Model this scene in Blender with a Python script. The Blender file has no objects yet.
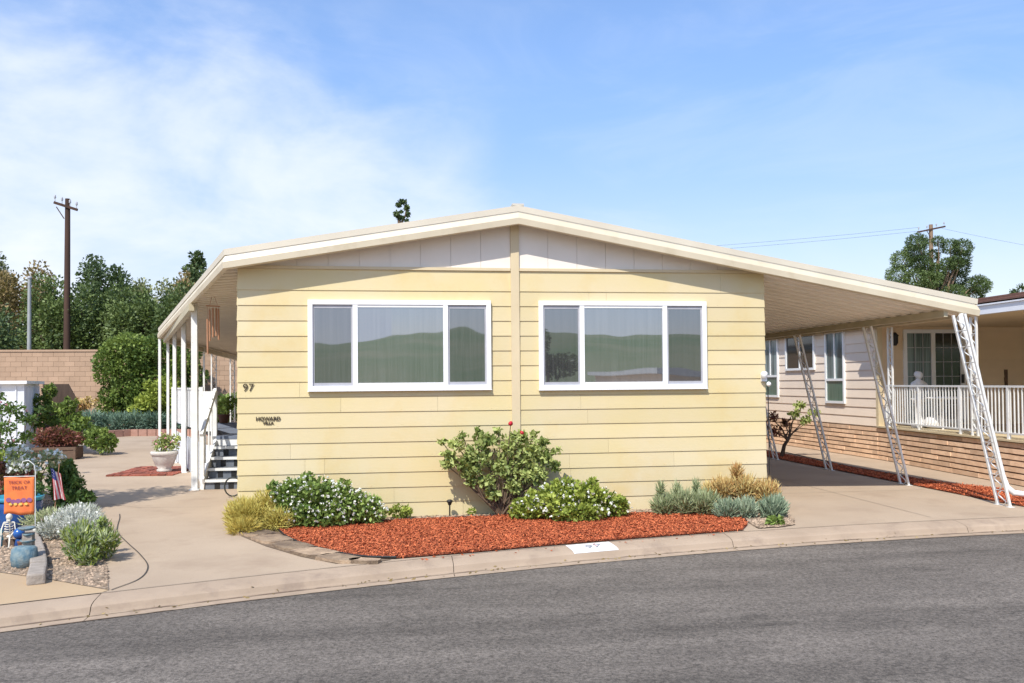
import bpy, math, random
import numpy as np
from mathutils import Vector, Matrix
random.seed(7); RNG = np.random.default_rng(7)
R_ = math.radians
S = bpy.context.scene
C = S.collection

# ------------------------------------------------------------------ camera
CAM = Vector((-1.6746, -11.721, 1.7844)); YAW, PITCH, ROLL = .1411, .0195, -.0085
def cam_axes():
    cy, sy = math.cos(YAW), math.sin(YAW)
    r = Vector((cy, -sy, 0)); f = Vector((sy, cy, 0)); u = Vector((0, 0, 1))
    cp, sp = math.cos(PITCH), math.sin(PITCH)
    f2 = f*cp + u*sp; u2 = u*cp - f*sp
    cr, sr = math.cos(ROLL), math.sin(ROLL)
    return r*cr + u2*sr, u2*cr - r*sr, f2
cr_, cu_, cf_ = cam_axes()
cd = bpy.data.cameras.new('camera'); cam = bpy.data.objects.new('camera', cd); C.objects.link(cam)
m3 = Matrix((cr_, cu_, -cf_)).transposed()
cam.matrix_world = Matrix.Translation(CAM) @ m3.to_4x4()
cd.sensor_width = 36; cd.lens = 861.56*36/1024; cd.shift_y = (366.32-341.5)/1024
cd.clip_start = .05; cd.clip_end = 3000
S.camera = cam

# ------------------------------------------------------------------ light
SUN = Vector((.40, .71, -1.0)).normalized()          # the way the light travels
EL = math.asin(-SUN.z); ROT = math.atan2(-SUN.x, -SUN.y)
w = bpy.data.worlds.new('World'); S.world = w; w.use_nodes = True
nt = w.node_tree; N = nt.nodes; L = nt.links; N.clear()
out = N.new('ShaderNodeOutputWorld'); bg = N.new('ShaderNodeBackground'); bg.inputs[1].default_value = .15
sky = N.new('ShaderNodeTexSky'); sky.sky_type = 'NISHITA'; sky.sun_disc = False
sky.sun_elevation = EL; sky.sun_rotation = ROT; sky.altitude = 50; sky.air_density = 1.0; sky.dust_density = .6; sky.ozone_density = 2.2
def mth(op, a, b=None, c=None, clamp=False):
    n = N.new('ShaderNodeMath'); n.operation = op; n.use_clamp = clamp
    for i, v in enumerate((a, b, c)):
        if v is None: continue
        if isinstance(v, (int, float)): n.inputs[i].default_value = v
        else: L.new(v, n.inputs[i])
    return n.outputs[0]
def smooth(v, a, b):
    n = N.new('ShaderNodeMapRange'); n.interpolation_type = 'SMOOTHSTEP'
    L.new(v, n.inputs[0]); n.inputs[1].default_value = a; n.inputs[2].default_value = b
    return n.outputs[0]
tc = N.new('ShaderNodeTexCoord'); sp = N.new('ShaderNodeSeparateXYZ'); L.new(tc.outputs['Generated'], sp.inputs[0])
az = mth('ARCTAN2', sp.outputs[0], sp.outputs[1]); el = mth('ARCSINE', sp.outputs[2])
def cloud_noise(sx, sy, rot, scale, detail, rough, seed, dist=0.0):
    cb = N.new('ShaderNodeCombineXYZ'); L.new(az, cb.inputs[0]); L.new(el, cb.inputs[1]); cb.inputs[2].default_value = seed
    mp = N.new('ShaderNodeMapping'); mp.inputs['Rotation'].default_value = (0, 0, rot); mp.inputs['Scale'].default_value = (sx, sy, 1)
    L.new(cb.outputs[0], mp.inputs[0])
    n = N.new('ShaderNodeTexNoise'); n.inputs['Scale'].default_value = scale; n.inputs['Detail'].default_value = detail
    n.inputs['Roughness'].default_value = rough; n.inputs['Distortion'].default_value = dist
    L.new(mp.outputs[0], n.inputs['Vector']); return n.outputs[0]
n1 = cloud_noise(1, 1.7, .35, 4.6, 8, .56, 3.4, .25)
n2 = cloud_noise(1, 3.4, -.30, 3.0, 8, .6, 7.7, .7)
big = cloud_noise(1, 1.3, .3, 1.7, 2, .5, 1.2)
# wisps thicker to the left of the house, thin veils elsewhere
left = mth('MULTIPLY', smooth(mth('ADD', az, mth('MULTIPLY', el, .9)), .47, .17), smooth(el, .56, .30))
dens = mth('ADD', mth('MULTIPLY', n1, .85), mth('MULTIPLY', left, .24))
wisp = smooth(dens, .46, .84)
veil = mth('MULTIPLY', smooth(n2, .42, .75), .15)
cl = mth('ADD', mth('MULTIPLY', wisp, mth('ADD', mth('MULTIPLY', left, .66), .06)), veil, clamp=True)
low = smooth(el, .30, .0)
cl = mth('ADD', cl, mth('ADD', mth('MULTIPLY', low, .30), .05), clamp=True)
mx = N.new('ShaderNodeMix'); mx.data_type = 'RGBA'
L.new(cl, mx.inputs[0]); 
tint = N.new('ShaderNodeMix'); tint.data_type = 'RGBA'; tint.blend_type = 'MULTIPLY'; tint.inputs[0].default_value = 1
L.new(sky.outputs[0], tint.inputs[6]); 
tg = N.new('ShaderNodeMix'); tg.data_type = 'RGBA'; L.new(smooth(el, .0, .42), tg.inputs[0]); tg.inputs[6].default_value = (.80, .69, .68, 1); tg.inputs[7].default_value = (.90, 1.03, 1.19, 1)
L.new(tg.outputs[2], tint.inputs[7])
L.new(tint.outputs[2], mx.inputs[6]); mx.inputs[7].default_value = (4.7, 5.0, 5.6, 1)
L.new(mx.outputs[2], bg.inputs[0]); L.new(bg.outputs[0], out.inputs[0])

sl = bpy.data.lights.new('sun', 'SUN'); sl.energy = 3.9; sl.angle = R_(.53); sl.color = (1, .955, .88)
so = bpy.data.objects.new('sun', sl); C.objects.link(so); so.rotation_euler = SUN.to_track_quat('-Z', 'Y').to_euler()
S.view_settings.view_transform = 'Standard'; S.view_settings.look = 'None'
S.view_settings.exposure = .46; S.view_settings.gamma = 1; S.view_settings.use_curve_mapping = False
S.render.engine = 'CYCLES'

# ------------------------------------------------------------------ materials
def mat(name, col, rough=.7, col2=None, scale=3.0, mix=(.35, .65), detail=5, stretch=(1, 1, 1), bump=0.0, bscale=40.0, bstretch=(1, 1, 1),
        metal=0.0, spec=.4, speck=None, sscale=120, sthr=.62, tone=0.0, tone_col=None, stain=None, stain_scale=.8, trans=0.0, emit=None, bdist=.01):
    m = bpy.data.materials.new(name); m.use_nodes = True
    nt = m.node_tree; N = nt.nodes; L = nt.links; b = N['Principled BSDF']
    b.inputs['Roughness'].default_value = rough; b.inputs['Metallic'].default_value = metal
    b.inputs['Specular IOR Level'].default_value = spec
    tc = N.new('ShaderNodeTexCoord')
    def noise(sc, st, det=5, rg=.55):
        mp = N.new('ShaderNodeMapping'); mp.inputs['Scale'].default_value = st; L.new(tc.outputs['Object'], mp.inputs[0])
        n = N.new('ShaderNodeTexNoise'); n.inputs['Scale'].default_value = sc; n.inputs['Detail'].default_value = det; n.inputs['Roughness'].default_value = rg
        L.new(mp.outputs[0], n.inputs['Vector']); return n.outputs[0]
    def ramp(v, a, b_):
        n = N.new('ShaderNodeMapRange'); n.inputs[1].default_value = a; n.inputs[2].default_value = b_; L.new(v, n.inputs[0]); return n.outputs[0]
    def mixc(f, a, c, mode='MIX'):
        n = N.new('ShaderNodeMix'); n.data_type = 'RGBA'; n.blend_type = mode
        if isinstance(f, float): n.inputs[0].default_value = f
        else: L.new(f, n.inputs[0])
        for i, v in ((6, a), (7, c)):
            if isinstance(v, tuple): n.inputs[i].default_value = (*v, 1)
            else: L.new(v, n.inputs[i])
        return n.outputs[2]
    c2 = col2 or tuple(x*.86 for x in col)
    cur = mixc(ramp(noise(scale, stretch, detail), *mix), col, c2)
    if stain:
        cur = mixc(ramp(noise(stain_scale, (1, 1, 1), 8, .65), .52, .72), cur, mixc(.6, cur, stain))
    if speck:
        cur = mixc(ramp(noise(sscale, (1, 1, 1), 2, .7), sthr, sthr+.06), cur, speck)
    if tone or tone_col:
        at = N.new('ShaderNodeAttribute'); at.attribute_name = 'tone'
        if tone_col: cur = mixc(at.outputs['Fac'], cur, tone_col)
        if tone:
            n = N.new('ShaderNodeMapRange'); n.inputs[3].default_value = 1-tone; n.inputs[4].default_value = 1+tone; L.new(at.outputs['Fac'], n.inputs[0])
            cm = N.new('ShaderNodeCombineXYZ')
            for i in range(3): L.new(n.outputs[0], cm.inputs[i])
            cur = mixc(1.0, cur, cm.outputs[0], 'MULTIPLY')
    L.new(cur, b.inputs['Base Color'])
    if bump:
        bn = N.new('ShaderNodeBump'); bn.inputs['Strength'].default_value = bump; bn.inputs['Distance'].default_value = bdist
        L.new(noise(bscale, bstretch, 4, .6), bn.inputs['Height']); L.new(bn.outputs[0], b.inputs['Normal'])
    if trans:
        t = N.new('ShaderNodeBsdfTranslucent'); L.new(mixc(.5, cur, (.30, .40, .07)), t.inputs[0])
        mxs = N.new('ShaderNodeMixShader'); mxs.inputs[0].default_value = trans
        L.new(b.outputs[0], mxs.inputs[1]); L.new(t.outputs[0], mxs.inputs[2]); L.new(mxs.outputs[0], N['Material Output'].inputs[0])
    return m

M = {}
M['siding'] = mat('yellow_siding', (.62, .51, .262), .62, (.63, .53, .335), .9, (.34, .68), 5, tone=.05, bump=.25, bscale=30, bstretch=(.15, 1, 6), stain=(.60, .44, .18), stain_scale=1.1, bdist=.004)
M['gable'] = mat('gable_panel_paint', (.80, .73, .64), .6, (.75, .68, .59), 2)
M['trim'] = mat('cream_trim_paint', (.64, .53, .34), .5, (.60, .49, .31), 3)
M['fascia'] = mat('cream_metal_fascia', (.66, .58, .43), .45, (.60, .52, .38), 1.5, stain=(.46, .38, .25), stain_scale=2.5)
M['fascia_top'] = mat('roof_edge_metal', (.68, .62, .50), .5, (.62, .56, .45), 1.5)
M['white'] = mat('white_vinyl', (.82, .82, .81), .35, (.78, .78, .77), 4)
M['white_paint'] = mat('white_painted_metal', (.78, .78, .76), .4, (.70, .70, .67), 6, speck=(.45, .38, .30), sscale=30, sthr=.68)
M['grey_frame'] = mat('grey_screen_frame', (.42, .42, .45), .4)
M['rubber'] = mat('dark_rubber', (.02, .02, .02), .6)
M['black'] = mat('black_metal', (.018, .018, .018), .45)
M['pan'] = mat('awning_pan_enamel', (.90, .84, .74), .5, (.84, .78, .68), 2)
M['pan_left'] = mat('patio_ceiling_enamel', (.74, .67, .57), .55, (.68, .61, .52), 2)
M['beam'] = mat('awning_beam_enamel', (.50, .44, .30), .5, (.42, .37, .25), 3)
M['roof'] = mat('white_roof_coating', (.70, .68, .62), .8)
M['concrete'] = mat('tan_concrete', (.445, .345, .245), .85, (.375, .285, .20), .7, (.3, .7), 9, bump=.35, bscale=120, stain=(.27, .19, .13), stain_scale=.9, speck=(.33, .25, .18), sscale=60, sthr=.60, bdist=.003)
M['curb'] = mat('curb_concrete', (.42, .32, .23), .85, (.34, .255, .18), 1.8, (.3, .7), 9, bump=.5, bscale=90, stain=(.20, .145, .11), stain_scale=2.6, speck=(.30, .25, .2), sscale=90, sthr=.64, bdist=.004)
M['drive2'] = mat('ochre_concrete', (.47, .34, .20), .85, (.41, .29, .17), .8, (.3, .7), 8, bump=.3, bscale=120, stain=(.38, .28, .19), speck=(.42, .33, .24), sscale=160, sthr=.6, bdist=.003)
M['earth'] = mat('dry_earth', (.26, .21, .13), .95, (.16, .17, .07), .05, (.4, .6), 8, bump=.4, bscale=6)
M['soil'] = mat('garden_soil', (.20, .14, .09), .95, (.13, .09, .06), 6, bump=.6, bscale=50)
M['gravelbase'] = mat('pea_gravel_base', (.36, .28, .20), .95, (.22, .16, .11), 30, bump=.8, bscale=80)
M['gravel'] = mat('pea_gravel', (.36, .265, .185), .8, (.25, .18, .12), 5, tone=.5)
M['mulchbase'] = mat('red_mulch_base', (.28, .07, .025), .95, (.12, .03, .015), 30, bump=1, bscale=60)
M['mulch'] = mat('red_bark_chips', (.41, .085, .030), .85, (.30, .058, .022), 8, tone=.35, tone_col=(.57, .16, .06))
M['slate'] = mat('flagstone', (.36, .26, .17), .9, (.20, .14, .095), 7, (.35, .65), 8, bump=.9, bscale=25, tone=.42, stain=(.13, .09, .06), stain_scale=5, bdist=.02)
M['block'] = mat('stone_edging_block', (.36, .31, .26), .9, (.28, .24, .20), 12, bump=.8, bscale=40)
M['bush_stem'] = mat('shrub_stem', (.16, .11, .07), .9, (.10, .07, .045), 20)
M['bark'] = mat('tree_bark', (.13, .09, .06), .95, (.08, .055, .04), 10, bump=.8, bscale=20)
M['pole'] = mat('creosoted_pole', (.085, .045, .03), .9, (.05, .028, .02), 4, stretch=(1, 1, .1), bump=.4, bscale=30)
M['pole2'] = mat('weathered_pole', (.30, .20, .13), .9, (.22, .15, .10), 4, stretch=(1, 1, .1))
M['stair'] = mat('grey_step_paint', (.16, .18, .21), .7, (.12, .135, .16), 5)
M['deck'] = mat('slate_blue_deck', (.17, .20, .26), .8, (.13, .15, .20), 3, bump=.2, bscale=60)
M['tread'] = mat('grey_tread', (.15, .165, .18), .7, (.11, .12, .135), 12)
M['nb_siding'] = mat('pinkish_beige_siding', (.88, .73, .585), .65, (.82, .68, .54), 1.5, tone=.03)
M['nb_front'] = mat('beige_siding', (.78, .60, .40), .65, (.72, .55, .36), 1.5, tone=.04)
M['brick'] = mat('tan_ledger_brick', (.80, .56, .375), .9, (.68, .45, .29), 6, tone=.22, bump=.6, bscale=35)
M['brickgap'] = mat('dark_mortar', (.20, .13, .085), .95)
M['redbrick'] = mat('red_brick', (.30, .085, .05), .9, (.20, .06, .04), 8, tone=.35, bump=.5, bscale=50)
M['pinkbrick'] = mat('pink_border_brick', (.42, .24, .18), .9, (.34, .19, .14), 8, tone=.3)
M['shingle'] = mat('brown_roof_shingle', (.20, .10, .075), .95, (.12, .065, .05), 9, tone=.4, bump=.6, bscale=30)
M['gutter'] = mat('white_gutter', (.74, .76, .80), .35, (.68, .70, .74), 2)
M['terracotta'] = mat('brown_clay_pot', (.22, .10, .06), .7)
M['urn'] = mat('pale_stone_urn', (.60, .56, .50), .85, (.48, .44, .39), 10, bump=.5, bscale=40)
M['shed'] = mat('white_shed_paint', (.76, .78, .80), .55, (.68, .70, .73), 2)
M['brown'] = mat('shadow_brown', (.10, .065, .045), .8, (.07, .045, .03), 3, stretch=(6, 6, .5))
M['woodbox'] = mat('weathered_planter_wood', (.16, .10, .065), .85, (.10, .065, .045), 6, stretch=(1, 1, 6))
M['blue'] = mat('cobalt_glaze', (.015, .10, .34), .25, (.01, .05, .20), 6, spec=.7)
M['teal'] = mat('teal_glaze', (.05, .35, .45), .3, (.03, .2, .35), 5, spec=.6)
M['blue_stone'] = mat('weathered_blue_ceramic', (.09, .17, .22), .75, (.20, .26, .27), 14, (.4, .6), 8, bump=.9, bscale=45, stain=(.20, .15, .10), stain_scale=9)
M['bone'] = mat('bone_plastic', (.70, .66, .56), .5)
M['orange'] = mat('orange_flag_cloth', (.78, .21, .055), .8, (.70, .16, .05), 6)
M['maroon'] = mat('maroon_print', (.20, .035, .06), .8)
M['purple'] = mat('purple_print', (.28, .10, .22), .8)
M['yellow'] = mat('yellow_print', (.75, .50, .12), .8)
M['flag_red'] = mat('flag_red_cloth', (.42, .05, .06), .8)
M['flag_white'] = mat('flag_white_cloth', (.60, .56, .55), .8)
M['flag_blue'] = mat('flag_blue_cloth', (.03, .04, .17), .8)
M['bronze'] = mat('dark_bronze_lettering', (.05, .035, .02), .5)
M['roofcoat'] = mat('aged_metal_roof', (.58, .54, .46), .6)
M['bamboo'] = mat('bamboo_tube', (.42, .22, .13), .6)
M['hose'] = mat('black_hose', (.02, .025, .02), .5)
M['stone_white'] = mat('white_cast_stone', (.78, .76, .73), .8, (.68, .66, .62), 9)
M['redflower'] = mat('rose_petal', (.50, .012, .03), .5)
M['pinkflower'] = mat('pink_petal', (.70, .30, .36), .5)
M['whiteflower'] = mat('white_petal', (.80, .80, .72), .5)
M['paintpatch'] = mat('white_kerb_paint', (.82, .82, .82), .6, (.72, .71, .69), 20)
M['greytext'] = mat('faded_kerb_number_paint', (.16, .18, .22), .7, (.40, .41, .43), 30)
M['wall_block'] = mat('tan_block', (.47, .32, .215), .95, (.42, .285, .19), 1.5, tone=.07, bump=.5, bscale=40)
M['mortar'] = mat('block_mortar', (.38, .27, .185), .95)
M['hill'] = mat('green_hillside', (.13, .19, .06), .95, (.24, .24, .11), .06, (.35, .65), 8)

def foliage_mat(name, dark, light, trans=.25, rough=.55):
    m = mat(name, dark, rough, tuple(x*.8 for x in dark), 4, tone_col=light, trans=trans, spec=.3)
    return m
F = {}
F['yellow'] = foliage_mat('yellowing_foliage', (0.486, 0.351, 0.068), (0.700, 0.634, 0.176), .15)
F['green'] = foliage_mat('bright_leaf', (.095, .165, .035), (.33, .43, .11))
F['rose'] = foliage_mat('rose_leaf', (.16, .22, .05), (.52, .57, .20))
F['lime'] = foliage_mat('lime_leaf', (.15, .21, .03), (.46, .52, .10))
F['greygreen'] = foliage_mat('grey_green_leaf', (.20, .25, .11), (.52, .56, .32), .12)
F['orange'] = foliage_mat('sunburnt_leaf', (0.513, 0.270, 0.095), (0.700, 0.567, 0.230), .12)
F['bluegreen'] = foliage_mat('blue_chalk_leaf', (.17, .24, .15), (.43, .50, .34), .1)
F['silver'] = foliage_mat('silver_leaf', (0.297, 0.338, 0.270), (0.700, 0.700, 0.621), .12)
F['dark'] = foliage_mat('dark_leaf', (.05, .10, .028), (.17, .27, .06), .2)
F['red'] = foliage_mat('red_leaf', (.085, .035, .025), (.30, .09, .07), .2)
F['hedge'] = foliage_mat('hedge_leaf', (.07, .125, .025), (.26, .34, .075), .2)
F['tree'] = foliage_mat('tree_leaf', (.052, .088, .028), (.17, .225, .07), .15)
F['treedark'] = foliage_mat('evergreen_leaf', (.04, .07, .028), (.13, .18, .065), .1)
F['olive'] = foliage_mat('olive_tree_leaf', (0.135, 0.155, 0.061), (0.324, 0.338, 0.162), .15)
F['brown'] = foliage_mat('browning_leaf', (0.189, 0.135, 0.054), (0.405, 0.297, 0.135), .15)
F['pine'] = foliage_mat('pine_needle', (.05, .085, .028), (.16, .22, .07), .1)
F['juniper'] = foliage_mat('juniper_needle', (0.095, 0.169, 0.115), (0.257, 0.365, 0.257), .1)

def glass_mat(name='window_glass', gl=.42, lo=.06, hi=.105):
    m = bpy.data.materials.new(name); m.use_nodes = True
    nt = m.node_tree; N = nt.nodes; L = nt.links; N.remove(N['Principled BSDF'])
    g = N.new('ShaderNodeBsdfGlossy'); g.inputs['Roughness'].default_value = .015; g.inputs[0].default_value = (.76, .82, .92, 1)
    d = N.new('ShaderNodeBsdfDiffuse'); d.inputs[0].default_value = (.045, .05, .055, 1)
    mx = N.new('ShaderNodeMixShader'); mx.inputs[0].default_value = gl
    L.new(d.outputs[0], mx.inputs[1]); L.new(g.outputs[0], mx.inputs[2]); L.new(mx.outputs[0], N['Material Output'].inputs[0])
    tc = N.new('ShaderNodeTexCoord'); n = N.new('ShaderNodeTexNoise'); n.inputs['Scale'].default_value = 1.1; n.inputs['Detail'].default_value = 1
    L.new(tc.outputs['Object'], n.inputs['Vector']); b = N.new('ShaderNodeBump'); b.inputs['Strength'].default_value = .22; b.inputs['Distance'].default_value = .02
    L.new(n.outputs[0], b.inputs['Height']); L.new(b.outputs[0], g.inputs['Normal'])
    # woven curtain seen through the pane
    w1 = N.new('ShaderNodeTexNoise'); w1.inputs['Scale'].default_value = 3; mp = N.new('ShaderNodeMapping'); mp.inputs['Scale'].default_value = (14, 1, .3)
    L.new(tc.outputs['Object'], mp.inputs[0]); L.new(mp.outputs[0], w1.inputs['Vector'])
    cr = N.new('ShaderNodeMapRange'); cr.inputs[1].default_value = .35; cr.inputs[2].default_value = .7; cr.inputs[3].default_value = lo; cr.inputs[4].default_value = hi
    L.new(w1.outputs[0], cr.inputs[0]); cb = N.new('ShaderNodeCombineXYZ')
    for i in range(3): L.new(cr.outputs[0], cb.inputs[i])
    L.new(cb.outputs[0], d.inputs[0])
    return m
M['glass'] = glass_mat(); M['screenglass'] = glass_mat('screened_window_glass', .29, .045, .075)
M['darkglass'] = mat('dark_door_glass', (.012, .018, .018), .08, spec=.6)
M['greenglass'] = mat('curtained_green_glass', (.05, .12, .085), .12, (.12, .19, .15), 6, stretch=(1, 6, .2), spec=.6)
M['curtain'] = mat('pale_curtain_behind_glass', (.20, .27, .27), .15, (.05, .08, .08), 5, (.4, .6), 2, stretch=(8, 1, .1), spec=.6)

def asphalt():
    m = bpy.data.materials.new('asphalt'); m.use_nodes = True
    nt = m.node_tree; N = nt.nodes; L = nt.links; b = N['Principled BSDF']; b.inputs['Roughness'].default_value = .85
    b.inputs['Specular IOR Level'].default_value = .3
    tc = N.new('ShaderNodeTexCoord')
    def noise(sc, st, det, rg=.6, rot=0):
        mp = N.new('ShaderNodeMapping'); mp.inputs['Scale'].default_value = st; mp.inputs['Rotation'].default_value = (0, 0, rot); L.new(tc.outputs['Object'], mp.inputs[0])
        n = N.new('ShaderNodeTexNoise'); n.inputs['Scale'].default_value = sc; n.inputs['Detail'].default_value = det; n.inputs['Roughness'].default_value = rg
        L.new(mp.outputs[0], n.inputs['Vector']); return n.outputs[0]
    def rmp(v, a, b_, c=0., d=1.):
        n = N.new('ShaderNodeMapRange'); n.inputs[1].default_value = a; n.inputs[2].default_value = b_; n.inputs[3].default_value = c; n.inputs[4].default_value = d; L.new(v, n.inputs[0]); return n.outputs[0]
    def mul(a, c):
        n = N.new('ShaderNodeMath'); n.operation = 'MULTIPLY'; L.new(a, n.inputs[0]); L.new(c, n.inputs[1]); return n.outputs[0]
    agg = rmp(noise(38, (1, 1, 1), 4, .85), .35, .65, .42, 1.62)
    agg2 = rmp(noise(170, (1, 1, 1), 2, .7), .3, .7, .78, 1.25)
    tracks = rmp(noise(.55, (.30, 2.2, 1), 8, .68, -.2), .36, .64, .68, 1.20)
    patch = rmp(noise(.9, (1, 1, 1), 8, .7), .35, .65, .86, 1.10)
    vo = N.new('ShaderNodeTexVoronoi'); vo.feature = 'DISTANCE_TO_EDGE'; vo.inputs['Scale'].default_value = .30
    wv = N.new('ShaderNodeMapping'); L.new(tc.outputs['Object'], wv.inputs[0])
    nn = N.new('ShaderNodeTexNoise'); nn.inputs['Scale'].default_value = 2.5; nn.inputs['Detail'].default_value = 8; L.new(tc.outputs['Object'], nn.inputs['Vector'])
    va = N.new('ShaderNodeVectorMath'); va.operation = 'MULTIPLY_ADD'; L.new(nn.outputs['Color'], va.inputs[0]); va.inputs[1].default_value = (.8, .8, 0); L.new(wv.outputs[0], va.inputs[2])
    L.new(va.outputs[0], vo.inputs['Vector'])
    crack = rmp(vo.outputs['Distance'], .0, .007, .62, 1.)
    gate = rmp(noise(.35, (1, 1, 1), 3), .50, .56, 1., 0.)
    mxc = N.new('ShaderNodeMath'); mxc.operation = 'MAXIMUM'; L.new(crack, mxc.inputs[0]); L.new(gate, mxc.inputs[1])
    v = mul(mul(mul(mul(agg, agg2), mul(tracks, patch)), mxc.outputs[0]), rmp(noise(2.3, (.5, 1, 1), 3, .5), .70, .735, 1., .82))
    cb = N.new('ShaderNodeCombineXYZ')
    for i, k in enumerate((.146, .126, .106)):
        n = N.new('ShaderNodeMath'); n.operation = 'MULTIPLY'; L.new(v, n.inputs[0]); n.inputs[1].default_value = k; L.new(n.outputs[0], cb.inputs[i])
    L.new(cb.outputs[0], b.inputs['Base Color'])
    bp = N.new('ShaderNodeBump'); bp.inputs['Strength'].default_value = .5; bp.inputs['Distance'].default_value = .006
    L.new(agg, bp.inputs['Height']); L.new(bp.outputs[0], b.inputs['Normal'])
    return m
M['asphalt'] = asphalt()

# ------------------------------------------------------------------ helpers
def tag(o, label=None, cat=None, group=None, kind=None):
    if label: o['label'] = label
    if cat: o['category'] = cat
    if group: o['group'] = group
    if kind: o['kind'] = kind
    return o
def thing(name, label, cat, loc=(0, 0, 0), group=None, rz=0):
    o = bpy.data.objects.new(name, None); o.empty_display_size = .2; C.objects.link(o); o.location = loc; o.rotation_euler = (0, 0, rz)
    return tag(o, label, cat, group)
def origin_of(p):
    v = Vector((0, 0, 0))
    while p is not None: v += p.location; p = p.parent
    return v
def link_mesh(name, me, mats, parent=None, local=False):
    o = bpy.data.objects.new(name, me); C.objects.link(o)
    for m in (mats if isinstance(mats, (list, tuple)) else [mats]): me.materials.append(m)
    if parent is not None:
        o.parent = parent
        if not local: me.transform(Matrix.Translation(-origin_of(parent)))
    return o
class MB:
    """collects boxes, bars, tubes and faces and links them as one mesh"""
    def __init__(s): s.v = []; s.f = []; s.m = []; s.t = []; s.sm = []
    def face(s, pts, mi=0, t=.5, smooth=False):
        i = len(s.v); s.v += [tuple(p) for p in pts]; s.f.append(tuple(range(i, i+len(pts)))); s.m.append(mi); s.t.append(t); s.sm.append(smooth)
    def poly(s, vs, fs, mi=0, t=.5, smooth=False):
        i = len(s.v); s.v += [tuple(p) for p in vs]
        for f in fs: s.f.append(tuple(i+k for k in f)); s.m.append(mi); s.t.append(t); s.sm.append(smooth)
    def box(s, x0, x1, y0, y1, z0, z1, mi=0, t=.5):
        vs = [(x, y, z) for z in (z0, z1) for y in (y0, y1) for x in (x0, x1)]
        s.poly(vs, [(0, 2, 3, 1), (4, 5, 7, 6), (0, 1, 5, 4), (2, 6, 7, 3), (0, 4, 6, 2), (1, 3, 7, 5)], mi, t)
    def bar(s, a, b, w, h=None, mi=0, t=.5, up=(0, 0, 1)):
        a = Vector(a); b = Vector(b); h = h or w; d = (b-a).normalized(); up = Vector(up)
        if abs(d.dot(up)) > .95: up = Vector((0, 1, 0))
        x = d.cross(up).normalized()*w/2; y = x.cross(d).normalized()*h/2
        vs = [a-x-y, a+x-y, a+x+y, a-x+y, b-x-y, b+x-y, b+x+y, b-x+y]
        s.poly(vs, [(3, 2, 1, 0), (4, 5, 6, 7), (0, 1, 5, 4), (1, 2, 6, 5), (2, 3, 7, 6), (3, 0, 4, 7)], mi, t)
    def tube(s, pts, r, n=8, mi=0, t=.5, cap=True):
        pts = [Vector(p) for p in pts]; rs = r if isinstance(r, (list, tuple)) else [r]*len(pts)
        vs = []; up = Vector((.13, .97, .21))
        for i, p in enumerate(pts):
            d = (pts[min(i+1, len(pts)-1)]-pts[max(i-1, 0)]).normalized()
            if abs(d.dot(up)) > .97: up = Vector((.9, .1, .3))
            x = d.cross(up).normalized(); y = x.cross(d)
            vs += [p + (x*math.cos(2*math.pi*k/n)+y*math.sin(2*math.pi*k/n))*rs[i] for k in range(n)]
        fs = [(i*n+k, i*n+(k+1) % n, (i+1)*n+(k+1) % n, (i+1)*n+k) for i in range(len(pts)-1) for k in range(n)]
        s.poly(vs, fs, mi, t, True)
        if cap: s.face(vs[:n][::-1], mi, t); s.face(vs[-n:], mi, t)
    def lathe(s, c, prof, n=20, mi=0, t=.5, sx=1, sy=1):
        vs = [(c[0]+sx*r*math.cos(2*math.pi*k/n), c[1]+sy*r*math.sin(2*math.pi*k/n), c[2]+z) for r, z in prof for k in range(n)]
        fs = [(i*n+k, i*n+(k+1) % n, (i+1)*n+(k+1) % n, (i+1)*n+k) for i in range(len(prof)-1) for k in range(n)]
        s.poly(vs, fs, mi, t, True); s.face(vs[:n][::-1], mi, t); s.face(vs[-n:], mi, t)
    def ball(s, c, r, n=10, mi=0, sz=1.0):
        k = n//2+1; s.lathe(c, [(max(r*math.sin(math.pi*i/k), r*.02), -r*sz*math.cos(math.pi*i/k)) for i in range(k+1)], n, mi)
    def build(s, name, mats, parent=None, local=False):
        me = bpy.data.meshes.new(name); me.from_pydata(s.v, [], s.f); me.update()
        me.polygons.foreach_set('material_index', s.m); me.polygons.foreach_set('use_smooth', s.sm)
        a = me.attributes.new('tone', 'FLOAT', 'FACE'); a.data.foreach_set('value', s.t)
        return link_mesh(name, me, mats, parent, local)
def np_mesh(name, V, k, tone, mats, parent=None, smooth=False):
    """V: (n*k,3) vertices of n polygons with k corners"""
    n = len(V)//k; me = bpy.data.meshes.new(name)
    me.vertices.add(n*k); me.vertices.foreach_set('co', np.asarray(V, dtype=np.float32).ravel())
    me.loops.add(n*k); me.loops.foreach_set('vertex_index', np.arange(n*k, dtype=np.int32))
    me.polygons.add(n); me.polygons.foreach_set('loop_start', np.arange(0, n*k, k, dtype=np.int32)); me.polygons.foreach_set('loop_total', np.full(n, k, dtype=np.int32))
    me.update(calc_edges=True); a = me.attributes.new('tone', 'FLOAT', 'FACE'); a.data.foreach_set('value', np.asarray(tone, dtype=np.float32))
    me.validate()
    return link_mesh(name, me, mats, parent)
def rand_dirs(n):
    d = RNG.normal(size=(n, 3)); return d/np.linalg.norm(d, axis=1)[:, None]
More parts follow.
